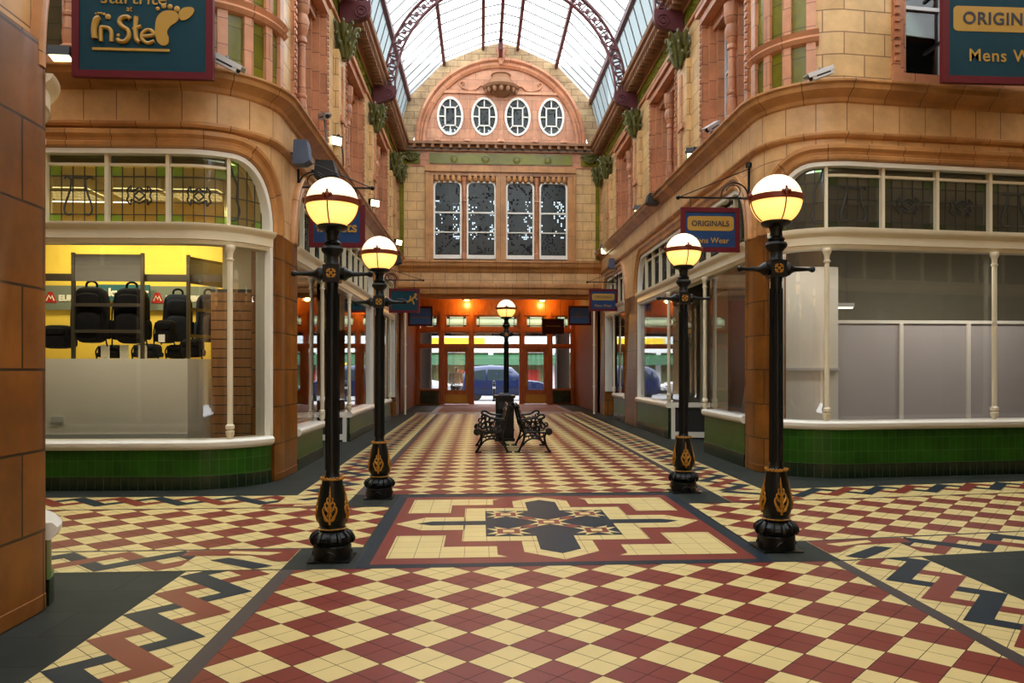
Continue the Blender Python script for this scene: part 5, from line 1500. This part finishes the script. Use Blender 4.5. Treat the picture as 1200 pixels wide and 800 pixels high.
y, z = atX(381, 200, -3.18); speaker((-3.18, y, z), 1, 'black loudspeaker on the left fascia just above the near lamp globe', 'black', .3, .26, -3.44)
y, z = atX(462, 302, -3.16); speaker((-3.16, y, z), 1, 'black loudspeaker far along the left fascia', 'black', .3, .4, -3.44)
y, z = atX(766, 237, 3.26); speaker((3.26, y, z+.06), -1, 'dark loudspeaker standing on the right cornice', 'black', .26, .24, 3.46)
y, z = atX(717, 309, 3.28); speaker((3.28, y, z), -1, 'small blue-grey loudspeaker under the right cornice near the end wall', 'spk', .16, .3, 3.44)
# downpipes by the end wall
for x, lab in ((-3.18, 'pale downpipe at the left end of the bridge'), (3.18, 'pale downpipe at the right end of the bridge')):
    mb = MB(); mb.tube([(x, 26.02, .0), (x, 26.02, 4.03)], .035, 10)
    for z in (.9, 2.3, 3.6): mb.lathe((x, 26.02, z), [(.035, 0), (.048, .01), (.048, .06), (.035, .07)], 10)
    mb.build('downpipe', M['cream'], label=lab, cat='pipe', group='pale downpipes')
# downlights
M['dlight'] = plain('lit_downlight', (1, .8, .4), .4, noise=0, emis=(1, .62, .15), estr=14)
for x, lab in ((-1.25, 'small lit downlight under the bridge, left of the far lamp'), (1.98, 'small lit downlight under the bridge, right of the far lamp')):
    Y = 33.05
    b = MB(); b.box(x-.2, x+.2, Y-.16, Y+.16, 4.47, 4.6); o = b.build('downlight', M['black'], label=lab, cat='downlight', group='downlights under the bridge')
    l = MB(); l.lathe((x, Y, 4.47), [(0, -.05), (.09, -.035), (.12, 0), (0, 0)], 14); l.build('light_bowl', M['dlight'], o)
# ------------------------------------------------------------------ interior of the lit bag shop (left corner)
M['yellow'] = plain('yellow_shop_wall', srgb(236, 204, 84), .7, noise=.05)
M['hdr'] = plain('grey_blue_header', srgb(112, 120, 112), .55, noise=.06)
M['hdrteal'] = plain('teal_header', srgb(38, 92, 104), .55, noise=.06)
M['redmark'] = plain('red_mark', srgb(170, 30, 20), .6, noise=.05)
M['tube'] = plain('lit_fluorescent', (1, .95, .8), .5, noise=0, emis=(1, .9, .62), estr=3.5)
sh = MB()
sh.face([(-13, 12.9, .45), (-4.3, 12.9, .45), (-4.3, 12.9, 4.2), (-13, 12.9, 4.2)], 0)
sh.face([(-4.3, 12.9, .45), (-4.3, 11.3, .45), (-4.3, 11.3, 4.2), (-4.3, 12.9, 4.2)], 0)
sh.face([(-12.1, 10.15, 4.22), (-4.4, 10.1, 4.22), (-3.75, 10.7, 4.22), (-3.6, 11.2, 4.22), (-3.6, 12.9, 4.22), (-12.1, 12.9, 4.22)], 1)
sh.face([(-13, 9.95, .46), (-4.2, 9.95, .46), (-3.6, 10.7, .46), (-3.6, 12.9, .46), (-13, 12.9, .46)], 2)
sh.box(-4.32, -3.45, 11.2, 11.3, .45, 4.2, 1)
sh.face([(-13, 9.9, 0), (-13, 12.9, 0), (-13, 12.9, 4.2), (-13, 9.9, 4.2)], 1)
sh.build('shop_wall', [M['yellow'], M['plaster'], M['carpet']], label='yellow back wall and pale partition inside the left corner shop', cat='wall', kind='structure')
def tile_pl(px, Y): return atY(px, 238, Y)[0]
for i, (x, lab) in enumerate(((-6.55, 'leftmost'), (-5.55, 'middle'), (-4.75, 'rightmost'))):
    b = MB(); b.box(x-.38, x+.38, 11.2, 11.8, 4.06, 4.2); o = b.build('ceiling_light', M['camw'], label='%s of the lit ceiling lights seen through the amber leaded panes' % lab, cat='ceiling light', group='ceiling lights in the bag shop')
    l = MB(); l.box(x-.34, x+.34, 11.23, 11.77, 4.04, 4.058); l.build('light_diffuser', M['tube'], o)
    lv2 = MB()
    for k in range(9): lv2.box(x-.34+.085*k-.006, x-.34+.085*k+.006, 11.22, 11.78, 4.0, 4.05)
    for k in range(4): lv2.box(x-.34, x+.34, 11.23+.18*k-.006, 11.23+.18*k+.006, 4.0, 4.05)
    lv2.build('light_louvre', M['camw'], o)
pb = MB()
pb.prism([(-12.1, 10.95), (-4.71, 10.95), (-4.40, 11.45), (-4.40, 12.2), (-12.1, 12.2)], (0, 0, .47), (1, 0, 0), (0, 1, 0), (0, 0, 1.18))
o = pb.build('display_plinth', M['white'], label='long white display plinth in the left corner shop window', cat='plinth')
sk = MB(); sk.box(-12.1, -4.70, 10.925, 10.95, .47, .62); sk.box(-6.52, -6.36, 10.93, 10.95, .78, .86); sk.build('plinth_skirting', M['camw'], o)
def header(x0, x1, z0, z1, y, mat, body, logo, lab):
    b = MB(); b.box(x0, x1, y, y+.04, z0, z1); o = b.build('brand_board', M[mat], label=lab, cat='sign', group='brand boards in the bag shop')
    zc = (z0+z1)/2
    if logo == 'tri':
        xl = x0+.26
        t = MB(); t.prism([(xl-.1, zc-.08), (xl+.1, zc-.08), (xl+.035, zc+.09), (xl-.035, zc+.09)], (0, y-.008, 0), (1, 0, 0), (0, 0, 1), (0, .008, 0))
        t.build('red_emblem', M['redmark'], o)
        w = MB(); w.tube([(xl-.06, y-.012, zc-.05), (xl-.02, y-.012, zc+.035), (xl+.01, y-.012, zc-.02), (xl+.03, y-.012, zc+.03), (xl+.06, y-.012, zc-.05)], .010, 5); w.build('emblem_peaks', M['tagw'], o)
        text(body, .125, M['tagw'], o, (xl+.13, y-.006, zc-.01), align='LEFT', bold=.008)
    else:
        w = MB(); w.ell((x0+.12, y-.005, zc), .05, .006, .06, 10, 8); w.build('pale_emblem', M['signgold'], o)
        text(body, .17, M['tagw'], o, (x0+.2, y-.006, zc), align='LEFT', bold=.008)
header(-7.81, -6.75, 2.46, 2.85, 12.84, 'hdr', 'EUROHIKE', 'tri', 'grey brand board with red emblem at the left behind the black rucksacks')
header(-6.80, -5.97, 2.60, 2.86, 12.74, 'hdrteal', 'karrimor', 'oval', 'teal brand board behind the second black rucksack')
header(-6.14, -4.95, 2.46, 2.85, 12.84, 'hdr', 'EUROHIKE', 'tri', 'grey brand board with red emblem behind the cluster of rucksacks')
# display racks
def rack(p0, p1, zb, zt, lab, rails):
    root = empty('display_rack', label=lab, cat='rack', group='metal display racks')
    a, b = Vector((*p0, 0)), Vector((*p1, 0)); up = Vector((0, 0, 1))
    for p in (a, b):
        m = MB(); m.box(p.x-.022, p.x+.022, p.y-.022, p.y+.022, zb, zt); m.build('rack_post', M['steel'], root)
    for z, t in rails:
        m = MB(); m.bar(a+up*z, b+up*z, .03, t); m.build('rack_rail', M['steel'], root)
    m = MB(); m.bar(a+up*(zt-.21), b+up*(zt-.21), .015, .38); m.build('rack_panel', M['grey'], root)
rack((-6.36, 11.2), (-5.42, 11.2), 1.65, 3.14, 'straight metal rack holding two black rucksacks', ((2.41, .045), (2.04, .045), (3.1, .04)))
rack((-4.79, 11.2), (-4.44, 12.0), 1.65, 3.12, 'angled metal rack before the cluster of rucksacks', ((2.36, .045), (1.98, .045), (3.08, .04)))
m = MB(); m.bar((-7.6, 11.27, 2.80), (-4.35, 11.27, 2.80), .05, .1); m.build('display_rail', M['steel'], label='long horizontal metal rail across the bag shop window', cat='rail')
def backpack(loc, w, h, d, mat, lab, rz=0, handle=True, tagged=False, seed=0):
    root = empty('backpack', loc, rz, label=lab, cat='backpack', group='rucksacks in the shop window')
    def sq(cx, cy, cz, rx, ry, rz_, e=3.2, n=22, k=14):
        b = MB()
        def P(i, j):
            t = -PI/2+PI*i/k; a = 2*PI*j/n
            f = lambda v: math.copysign(abs(v)**(2/e), v)
            c = f(math.cos(t))
            return (cx+rx*c*f(math.cos(a)), cy+ry*c*f(math.sin(a)), cz+rz_*f(math.sin(t)))
        for i in range(k):
            for j in range(n): b.face([P(i, j), P(i, j+1), P(i+1, j+1), P(i+1, j)])
        return b
    sq(0, 0, h/2, w/2, d/2, h/2, 4).build('bag_body', M[mat], root)
    sq(0, -d*.5, h*.3, w*.38, d*.2, h*.24).build('front_pocket', M[mat], root)
    sq(0, -d*.46, h*.72, w*.36, d*.16, h*.16).build('top_pocket', M[mat], root)
    for sx in (-1, 1): sq(sx*w*.5, 0, h*.25, w*.08, d*.3, h*.18).build('side_pocket', M[mat], root)
    if handle:
        m = MB(); m.curve([(-w*.16, 0, h*.97), (-w*.15, 0, h*1.06), (-w*.06, 0, h*1.1), (w*.06, 0, h*1.1), (w*.15, 0, h*1.06), (w*.16, 0, h*.97)], .016, 7); m.build('top_handle', M['fabric'], root)
    m = MB()
    for sx in (-1, 1): m.curve([(sx*w*.4, -d*.4, h*.88), (sx*w*.46, -d*.55, h*.5), (sx*w*.52, -d*.3, h*.02), (sx*w*.56, -d*.3, -h*.06)], .011, 5)
    m.build('strap', M['fabric'], root)
    if tagged:
        m = MB(); m.box(-.045, .045, -d*.75, -d*.74, h*.04, h*.36); m.build('price_tag', M['tagw'], root)
backpack((-6.22, 11.42, 1.88), .46, .80, .26, 'fabric', 'large black rucksack with top handle on the left of the straight rack')
backpack((-5.67, 11.44, 1.87), .46, .80, .26, 'fabric', 'large black rucksack hanging on the right of the straight rack', seed=2)
backpack((-6.72, 11.5, 1.80), .42, .34, .24, 'fabric', 'small dark bag at the very left of the shop window', handle=False)
backpack((-6.15, 11.9, 1.67), .36, .2, .3, 'fabric', 'low dark bag on the plinth under the left black rucksack', handle=False)
backpack((-5.66, 11.95, 1.67), .36, .22, .3, 'fabricb', 'low dark bag on the plinth under the right black rucksack', handle=False)
backpack((-5.22, 11.5, 1.88), .27, .34, .2, 'fabric', 'small dark bag with white price tag left of the rucksack cluster', handle=False, tagged=True)
backpack((-5.36, 12.32, 1.93), .42, .74, .3, 'fabricb', 'tall navy rucksack at the left of the rucksack cluster', rz=.3)
backpack((-4.86, 12.2, 1.92), .34, .74, .28, 'fabricb', 'navy rucksack behind the angled rack', rz=.5)
backpack((-5.40, 12.4, 1.67), .26, .22, .3, 'fabric', 'low dark bag on the plinth under the small tagged bag', handle=False)
backpack((-4.93, 11.75, 1.68), .30, .28, .26, 'fabric', 'low dark bag on the plinth behind the angled rack post', handle=False)
for x, lab in ((-6.13, 'white price card under the left black rucksack'), (-5.86, 'white price card between the two black rucksacks'), (-5.60, 'white price card under the right black rucksack')):
    m = MB(); m.box(x-.06, x+.06, 11.62, 11.63, 1.66, 1.86); m.box(x-.05, x+.05, 11.6, 11.64, 1.655, 1.67); m.build('price_card', M['tagw'], label=lab, cat='price card', group='price cards on the plinth')
sw = MB()
sw.box(-4.40, -3.72, 10.99, 11.03, .47, 2.62)
o = sw.build('slatwall_panel', M['black'], label='brown slatted display panel behind the curved pane of the left shop', cat='display panel')
z = .49
s2 = MB()
while z < 2.58: s2.box(-4.40, -3.72, 10.965, 10.992, z, z+.117); z += .131
s2.build('wood_slats', M['wooddk'], o)
# ------------------------------------------------------------------ empty shop on the right corner
rs = MB()
rs.face([(3.55, 12.95, .0), (12.2, 12.95, .0), (12.2, 12.95, 4.4), (3.55, 12.95, 4.4)], 1)
rs.face([(3.6, 11.9, 4.34), (3.78, 11.15, 4.34), (4.4, 10.65, 4.34), (12.2, 11.5, 4.34), (12.2, 12.95, 4.34), (3.6, 12.95, 4.34)], 0)
rs.face([(4.4, 10.45, .6), (15, 11.5, .6), (15, 12.95, .6), (3.7, 12.95, .6), (3.7, 11.2, .6)], 2)
M['greyroom'] = plain('grey_olive_wall', srgb(120, 116, 98), .7, noise=.08)
rs.build('empty_shop_wall', [M['plaster'], M['greyroom'], M['pale']], label='bare plaster walls of the empty right corner shop', cat='wall', kind='structure')
pt = MB(); pt.box(4.95, 6.04, 12.0, 12.04, .62, 2.24); pt.box(6.08, 7.16, 12.0, 12.04, .62, 2.24); pt.box(7.2, 14, 12.0, 12.04, .62, 2.24)
o = pt.build('partition_screen', M['pale'], label='low pale panelled partition inside the empty right shop', cat='partition')
f = MB(); f.box(4.72, 14, 11.97, 12.05, 2.24, 2.29)
for x in (4.93, 6.06, 7.18, 8.3): f.box(x-.03, x+.03, 11.96, 12.05, .62, 2.24)
f.build('partition_frame', M['white'], o)
bx = MB(); bx.box(3.86, 4.90, 11.72, 11.9, .62, 3.1); o = bx.build('partition_wall', M['white'], label='tall pale boxed-in wall behind the curved pane of the right shop', cat='partition')  # lower panel is real, extra height imitates the pale reflection in the curved glass
f = MB(); f.box(3.86, 4.9, 11.66, 11.72, 1.49, 1.53); f.build('ledge', M['camw'], o)
b = MB(); b.box(5.0, 5.6, 12.6, 12.7, 2.55, 2.62); o = b.build('ceiling_light', M['camw'], label='single strip light inside the empty right shop', cat='ceiling light')
l = MB(); l.box(5.02, 5.58, 12.61, 12.69, 2.53, 2.551); l.build('light_tube', M['tube'], o)  # glowing strip standing in for a reflection in the shop pane
s = MB(); s.tube([(5.1, 12.65, 2.62), (5.1, 12.65, 4.3)], .01, 6); s.tube([(5.5, 12.65, 2.62), (5.5, 12.65, 4.3)], .01, 6); s.build('light_rod', M['grey'], o)
# ------------------------------------------------------------------ rooms behind the long side windows
def room(name, sx, y0, y1, mat, lab, depth=2.9, zf=.45):
    a, b = sx*3.75, sx*(3.45+depth)
    m = MB()
    m.face([(b, y0, 0), (b, y1, 0), (b, y1, 4.3), (b, y0, 4.3)][::sx]); m.face([(a, y0, 0), (b, y0, 0), (b, y0, 4.3), (a, y0, 4.3)]); m.face([(a, y1, 0), (b, y1, 0), (b, y1, 4.3), (a, y1, 4.3)])
    m.face([(sx*3.45, y0, 4.32), (b, y0, 4.32), (b, y1, 4.32), (sx*3.45, y1, 4.32)])
    m.build(name, M[mat], label=lab, cat='wall', kind='structure')
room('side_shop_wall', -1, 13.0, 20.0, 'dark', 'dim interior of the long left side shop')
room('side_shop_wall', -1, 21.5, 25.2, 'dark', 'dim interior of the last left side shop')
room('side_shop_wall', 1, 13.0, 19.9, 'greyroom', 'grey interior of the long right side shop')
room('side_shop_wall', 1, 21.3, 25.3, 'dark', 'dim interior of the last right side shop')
M['beige'] = plain('beige_display_back', srgb(206, 190, 150), .7, noise=.05)
bk = MB(); bk.box(4.3, 4.36, 14.2, 17.0, .05, 3.1); o = bk.build('display_board', M['beige'], label='tall beige display back behind the right side shop door', cat='display panel')
f = MB(); f.box(4.25, 4.4, 14.15, 14.22, .05, 3.12); f.box(4.25, 4.4, 16.98, 17.05, .05, 3.12); f.build('board_edge', M['white'], o)
ab = MB(); ab.obb((3.72, 12.25, 1.33), (.02, .02, 0), (0, .26, .0), (.09, 0, .55)); o = ab.build('poster_stand', M['camw'], label='white poster stand leaning in the right side window by the corner pier', cat='poster stand')
f = MB(); f.obb((3.70, 12.25, 1.2), (.012, .012, 0), (0, .2, 0), (.05, 0, .3)); f.build('poster_sheet', M['signdark'], o)

# ------------------------------------------------------------------ street outside
st = MB(); st.face([(-60, 33.75, -.1), (60, 33.75, -.1), (60, 75, -.1), (-60, 75, -.1)]); M['road'] = plain('pale_wet_road', srgb(128, 128, 130), .6, noise=.1)
st.build('road', M['road'], label='pale street surface outside the entrance', cat='road', kind='structure')
pv = MB(); pv.box(-20, 20, 33.7, 36.9, -.1, .0); pv.build('pavement', M['pale'], label='pavement strip outside the entrance doors', cat='pavement', kind='structure')
M['white2'] = plain('white_street_front', srgb(225, 228, 230), .6, noise=.05)
M['greenband'] = plain('green_canopy', srgb(8, 70, 34), .6, noise=.08)
M['olivefront'] = plain('olive_shopfront', srgb(92, 96, 56), .6, noise=.3, nscale=2)
ob = MB(); ob.box(-22, 22, 50, 51, 2.6, 9, 0); ob.box(-22, 22, 50.2, 51, -.1, 2.6, 1)
for x in range(-20, 21, 4): ob.box(x-.15, x+.15, 50.0, 50.25, -.1, 2.6, 0)
bld = ob.build('shop_building', [M['white2'], M['olivefront']], label='white shop building across the street with green canopy', cat='building')
cb = MB(); cb.prism([(49, 1.80), (50.1, 1.80), (50.1, 2.5), (49.2, 2.2)], (-22, 0, 0), (0, 1, 0), (0, 0, 1), (44, 0, 0)); cb.build('shop_canopy', M['greenband'], bld)
M['ysign'] = plain('yellow_fascia_sign', srgb(245, 205, 40), .5, noise=0)
ys = MB(); ys.box(-4.4, -.4, 49.94, 50, 3.15, 3.55); ys.build('fascia_sign', M['ysign'], bld)
sg = MB()
for x in (-1.8, 2.6, 4.4): sg.box(x-.5, x+.5, 50.1, 50.22, .3, 1.5)
sg.build('shop_poster', M['redmark'], bld)
ub = MB()
for x in range(-18, 19, 4):
    ub.box(x-.6, x+.6, 49.95, 50.02, 5, 7)
ub.build('building_window', M['dark'], bld)
M['taxiblue'] = plain('blue_car_paint', srgb(8, 36, 84), .3, noise=0, coat=.1)
M['carwhite'] = plain('white_car_paint', srgb(225, 225, 228), .2, noise=0, coat=.6)
M['carglass'] = plain('car_glass', (.03, .05, .06), .06, noise=0)
M['rubber'] = plain('tyre_rubber', (.012, .012, .012), .7, noise=0)
M['chrome'] = plain('chrome_trim', (.7, .7, .72), .15, metal=1, noise=0)
def car(loc, stations, paint, wheels, label, cat, group=None, hw=.86, belt=1.0, roof0=.6, roof1=2.5, extra=None, name='taxi'):
    root = empty(name, loc, label=label, cat=cat, group=group)
    b = MB()
    def sec(s):
        x, zb, zl, zt, w, wt = s
        if zt < zl+.03: zt = zl+.03
        h = [(w*.88, zb), (w*.98, zb+.12), (w, (zb+zl)/2), (w*.985, zl), (wt+(w-wt)*.15, zl+(zt-zl)*.82), (wt*.86, zl+(zt-zl)*.96), (wt*.4, zt)]
        return [(x, y, z) for y, z in h]+[(x, -y, z) for y, z in h[::-1]]
    S = [sec(s) for s in stations]
    for A, B in zip(S, S[1:]):
        n = len(A)
        for k in range(n):
            j = (k+1) % n; b.face([A[k], A[j], B[j], B[k]])
    b.face(S[0]); b.face(S[-1][::-1])
    body = b.build('car_body', M[paint], root, ang=40)
    # side glass
    def at(x):
        for p, q in zip(stations, stations[1:]):
            if p[0] <= x <= q[0]:
                t = (x-p[0])/(q[0]-p[0]); return [p[i]+t*(q[i]-p[i]) for i in range(6)]
        return stations[-1]
    for side in (-1, 1):
        for x0, x1 in wheels['glass']:
            g = MB(); s0, s1 = at(x0), at(x1)
            def pt(s, f):
                zl, zt, w, wt = s[2], s[3], s[4], s[5]
                y = w*.985+(wt+(w-wt)*.15-w*.985)*f; return (s[0], side*(y+.006), zl+(zt-zl)*.82*f)
            q = [pt(s0, .06), pt(s1, .06), pt(s1, .9), pt(s0, .9)]
            g.face(q if side < 0 else q[::-1]); g.build('side_window', M['carglass'], body)
    xa, xb = wheels['screen']; sa, sb = at(xa), at(xb)
    g = MB(); q = [(xa-.0, -sa[5]*.82, sa[3]-.05+.02), (xa, sa[5]*.82, sa[3]-.05+.02), (xb+.02, sb[4]*.84, sb[3]+.02), (xb+.02, -sb[4]*.84, sb[3]+.02)]
    g.face([(p[0], p[1], p[2]+.03) for p in q]); g.build('windscreen', M['carglass'], body)
    for x in wheels['x']:
        for side in (-1, 1):
            w = MB(); w.lathe((x, side*(hw-.17), .32), [(.2, -.1), (.3, -.1), (.32, -.06), (.32, .06), (.3, .1), (.2, .1)], 20, ax=(0, 1, 0)); wo = w.build('wheel', M['rubber'], root)
            h = MB(); h.lathe((x, side*(hw-.17), .32), [(0, -.09), (.2, -.08), (.2, .08), (0, .09)], 16, ax=(0, 1, 0)); h.build('wheel_trim', M['chrome'], wo)
    t = MB(); L = stations[-1][0]
    for side in (-1, 1):
        t.box(.9, L-1.2, side*hw-.008, side*hw+.008, .62, .66)
        for x in (1.35, 2.3): t.box(x-.008, x+.008, side*hw-.006, side*hw+.006, .3, .98)
        t.box(1.2, 1.32, side*hw-.01, side*hw+.03, .86, .89)
    t.build('side_trim', M['rubber'], body)
    hl = MB()
    for side in (-1, 1): hl.ell((L-.12, side*.58, .72), .1, .14, .1, 10, 8)
    hl.build('headlamp', M['chrome'], body)
    bp = MB(); bp.box(L-.1, L+.05, -.8, .8, .36, .5); bp.box(-.05, .1, -.8, .8, .36, .5); bp.build('bumper', M['rubber'], body)
    if extra:
        r = MB(); r.box(2.3, 2.5, -.25, .25, 1.83, 1.96); r.build('roof_light', M['ysign'], body)
    return root
tax = [(0, .42, .85, .95, .70, .6), (.06, .36, .95, 1.15, .78, .68), (.28, .30, 1.0, 1.6, .84, .66), (.6, .28, 1.02, 1.76, .86, .66), (1.5, .26, 1.02, 1.83, .86, .68), (2.3, .26, 1.02, 1.80, .86, .67), (2.65, .26, 1.02, 1.72, .86, .66), (3.3, .28, 1.02, 1.08, .85, .75), (4.0, .30, .96, 1.0, .82, .72), (4.42, .34, .82, .88, .76, .66), (4.58, .42, .62, .68, .66, .56)]
car((-1.70, 40.3, -.1), tax, 'taxiblue', dict(x=(.78, 3.68), glass=((.4, 1.3), (1.4, 2.25), (2.32, 2.85)), screen=(2.7, 3.25)), 'blue taxi cab standing across the open entrance doorway', 'taxi', extra=True)
hat = [(0, .42, .8, .9, .70, .6), (.1, .34, .92, 1.1, .80, .66), (.5, .28, .96, 1.42, .84, .62), (1.4, .26, .96, 1.48, .85, .62), (2.1, .26, .96, 1.44, .85, .62), (2.9, .28, .96, 1.02, .84, .72), (3.6, .32, .84, .9, .78, .66), (3.85, .42, .6, .66, .68, .56)]
car((-6.0, 41.2, -.1), hat, 'carwhite', dict(x=(.68, 3.1), glass=((.6, 1.35), (1.42, 2.2)), screen=(2.2, 2.85)), 'white car parked behind the taxi, seen through the left side light', 'car', name='parked_car')
bo = MB(); bo.lathe((0, 0, 0), [(.09, 0), (.09, .08), (.06, .12), (.055, .75), (.08, .78), (.08, .84), (.05, .88), (.07, .94), (0, 1.0)], 14)
o = bo.build('bollard', M['iron'], label='slim dark bollard on the pavement in front of the taxi', cat='bollard'); x, z = atY(579, 452, 36.6); o.location = (x, 36.6, 0)
bb = MB(); bb.lathe((0, 0, .6), [(.062, 0), (.065, .01), (.065, .09), (.06, .1)], 14); bb.build('pale_band', M['camw'], o)
# person in a dark coat on the pavement
M['skin'] = plain('skin', srgb(196, 148, 122), .55, noise=.05)
M['coat'] = plain('dark_navy_coat', srgb(22, 28, 42), .85, noise=.2, nscale=20)
M['trouser'] = plain('dark_trousers', srgb(30, 30, 34), .85, noise=.15)
M['hair'] = plain('dark_hair', srgb(36, 26, 20), .6, noise=.3, nscale=40)
def skinned(name, J, edges, mat, parent, root_i=0, sub=2):
    me = bpy.data.meshes.new(name); me.from_pydata([j[:3] for j in J], edges, []); me.materials.append(mat)
    o = bpy.data.objects.new(name, me); COL.objects.link(o); o.parent = parent
    m = o.modifiers.new('Skin', 'SKIN'); m.use_smooth_shade = True
    lay = me.skin_vertices[0].data
    for v, j in zip(lay, J): v.radius = (j[3], j[4])
    lay[root_i].use_root = True
    sb = o.modifiers.new('Subdivision', 'SUBSURF'); sb.levels = sub; sb.render_levels = sub
    return o
def make_person(loc, rz, lab):
    root = empty('person', loc, rz, label=lab, cat='person')
    J = []; E_ = []
    def add(p, r, par=None):
        J.append((*p, *r))
        if par is not None: E_.append((par, len(J)-1))
        return len(J)-1
    pel = add((0, 0, .88), (.13, .095)); w = add((0, .0, 1.06), (.115, .085), pel); ch = add((0, -.03, 1.26), (.145, .10), w); sh = add((0, -.06, 1.38), (.09, .07), ch)
    nk = add((0, -.085, 1.45), (.05, .052), sh); hd = add((0, -.105, 1.53), (.068, .08), nk); tp = add((0, -.11, 1.62), (.06, .075), hd); add((0, -.20, 1.52), (.012, .012), hd)
    for s in (-1, 1):
        a = add((s*.17, -.05, 1.35), (.058, .06), sh); a = add((s*.225, -.02, 1.12), (.046, .046), a); a = add((s*.22, -.12, .91), (.032, .034), a); a = add((s*.215, -.16, .83), (.022, .036), a)
        for k, fx in enumerate((-.03, -.01, .01, .03)):
            f = add((s*.215+fx, -.185, .77), (.0095, .0095), a); add((s*.215+fx, -.17, .735+.008*abs(k-1.5)), (.008, .008), f)
        f = add((s*.18, -.19, .80), (.011, .011), a); add((s*.172, -.20, .765), (.009, .009), f)
        l = add((s*.09, 0, .82), (.088, .09), pel); l = add((s*.10, -.03+s*.08, .46), (.055, .058), l); l = add((s*.10, .04+s*.14, .09), (.04, .045), l); add((s*.10, -.10+s*.14, .035), (.038, .03), l)
    body = skinned('body', J, E_, M['skin'], root)
    f = MB()
    for s in (-1, 1): f.ell((s*.03, -.185, 1.56), .010, .008, .008, 8, 6); 
    f.tube([(-.022, -.19, 1.485), (0, -.197, 1.482), (.022, -.19, 1.485)], .005, 5); f.build('face', M['hair'], root)
    e = MB()
    for s in (-1, 1): e.ell((s*.072, -.105, 1.54), .012, .022, .032, 8, 6)
    e.build('ear', M['skin'], root)
    h = MB(); h.ell((0, -.085, 1.60), .082, .096, .085, 14, 10); h.ell((0, -.05, 1.53), .076, .07, .09, 12, 8); h.build('hair', M['hair'], root)
    K = []; F_ = []
    def ad(p, r, par=None):
        K.append((*p, *r))
        if par is not None: F_.append((par, len(K)-1))
        return len(K)-1
    p0 = ad((0, 0, .92), (.175, .13)); p1 = ad((0, -.01, 1.08), (.16, .12), p0); p2 = ad((0, -.03, 1.25), (.19, .135), p1); p3 = ad((0, -.06, 1.385), (.12, .10), p2); ad((0, -.075, 1.44), (.075, .075), p3); ad((0, 0, .74), (.19, .15), p0)
    for s in (-1, 1):
        a = ad((s*.185, -.05, 1.35), (.08, .085), p3); a = ad((s*.24, -.02, 1.12), (.068, .068), a); ad((s*.23, -.115, .915), (.05, .05), a)
    skinned('coat', K, F_, M['coat'], root)
    T = [(0, 0, .84, .15, .11)]; G = []
    for s in (-1, 1):
        n = len(T); T += [(s*.095, 0, .76, .10, .105), (s*.10, -.03+s*.08, .46, .075, .078), (s*.10, .03+s*.14, .12, .06, .065)]; G += [(0, n), (n, n+1), (n+1, n+2)]
    skinned('trousers', T, G, M['trouser'], root)
    sh_ = MB()
    for s in (-1, 1): sh_.ell((s*.10, -.04+s*.14, .05), .05, .125, .05, 12, 8)
    sh_.build('shoe', M['black'], root)
    return root
x, z = atY(534, 445, 34.9)
pr_ = make_person((x, 34.9, 0), R(165), 'person in a dark coat walking past outside the left glazed door')
pr_.scale = (1.2, 1.15, .97)

# ------------------------------------------------------------------ light
def area(name, loc, size, energy, col, rot=(0, 0, 0), sy=None):
    l = bpy.data.lights.new(name, 'AREA'); l.energy = energy; l.color = col; l.size = size
    if sy: l.shape = 'RECTANGLE'; l.size_y = sy
    o = bpy.data.objects.new(name, l); COL.objects.link(o); o.location = loc; o.rotation_euler = rot; return o
def point(name, loc, energy, col, r=.1):
    l = bpy.data.lights.new(name, 'POINT'); l.energy = energy; l.color = col; l.shadow_soft_size = r
    o = bpy.data.objects.new(name, l); COL.objects.link(o); o.location = loc; return o
for x in (-1.25, 1.98): point('downlight_fill', (x, 33.05, 4.33), 75, (1, .50, .12), .06)
point('downlight_fill', (.3, 30.0, 4.2), 60, (1, .50, .12), .08)  # extra fill in the downlight colour, no fitting at this spot
area('shop_fill_light', (-5.7, 10.3, 3.2), 2.2, 34, (1, .88, .66), sy=.15)  # added fill hidden behind the transom, brightens the plinth and bags
for x in (-6.8, -5.5): area('shop_fill_light', (x, 11.9, 3.95), .5, 44, (1, .86, .5), sy=.5)  # boosts the modelled ceiling lights of the bag shop
area('shop_fill_light', (6.8, 11.05, 3.32), 2.2, 46, (1, .93, .86), sy=.15)  # added fill without a fitting, behind the transom, lifts the empty shop
area('shop_fill_light', (4.35, 11.0, 3.32), .5, 11, (1, .93, .85), sy=.15)  # small added fill behind the curved transom, no lamp modelled
w = bpy.data.worlds.new('World'); sc.world = w; w.use_nodes = True
nt = w.node_tree; nt.nodes.clear()
wo = nt.nodes.new('ShaderNodeOutputWorld'); bg = nt.nodes.new('ShaderNodeBackground')
bg.inputs[0].default_value = (.94, .97, 1.0, 1); bg.inputs[1].default_value = SKY
nt.links.new(bg.outputs[0], wo.inputs[0])
# ------------------------------------------------------------------ camera
cam = bpy.data.cameras.new('Camera'); co = bpy.data.objects.new('Camera', cam); COL.objects.link(co)
co.location = (CX, 0, H); co.rotation_euler = (PI/2, 0, -YAW)
cam.sensor_width = 36; cam.lens = F/1200*36; cam.shift_x = -(PX-600)/1200; cam.shift_y = (PY-400)/1200
cam.clip_end = 300; cam.clip_start = .05
sc.camera = co
sc.view_settings.view_transform = 'Standard'; sc.view_settings.look = 'None'; sc.view_settings.gamma = 1
sc.view_settings.use_curve_mapping = False
sc.view_settings.exposure = EXPO
cy = sc.cycles
cy.max_bounces = 8; cy.diffuse_bounces = 4; cy.glossy_bounces = 4; cy.transmission_bounces = 6; cy.transparent_max_bounces = 16
cy.caustics_reflective = False; cy.caustics_refractive = False; cy.sample_clamp_indirect = 4
cy.use_denoising = True
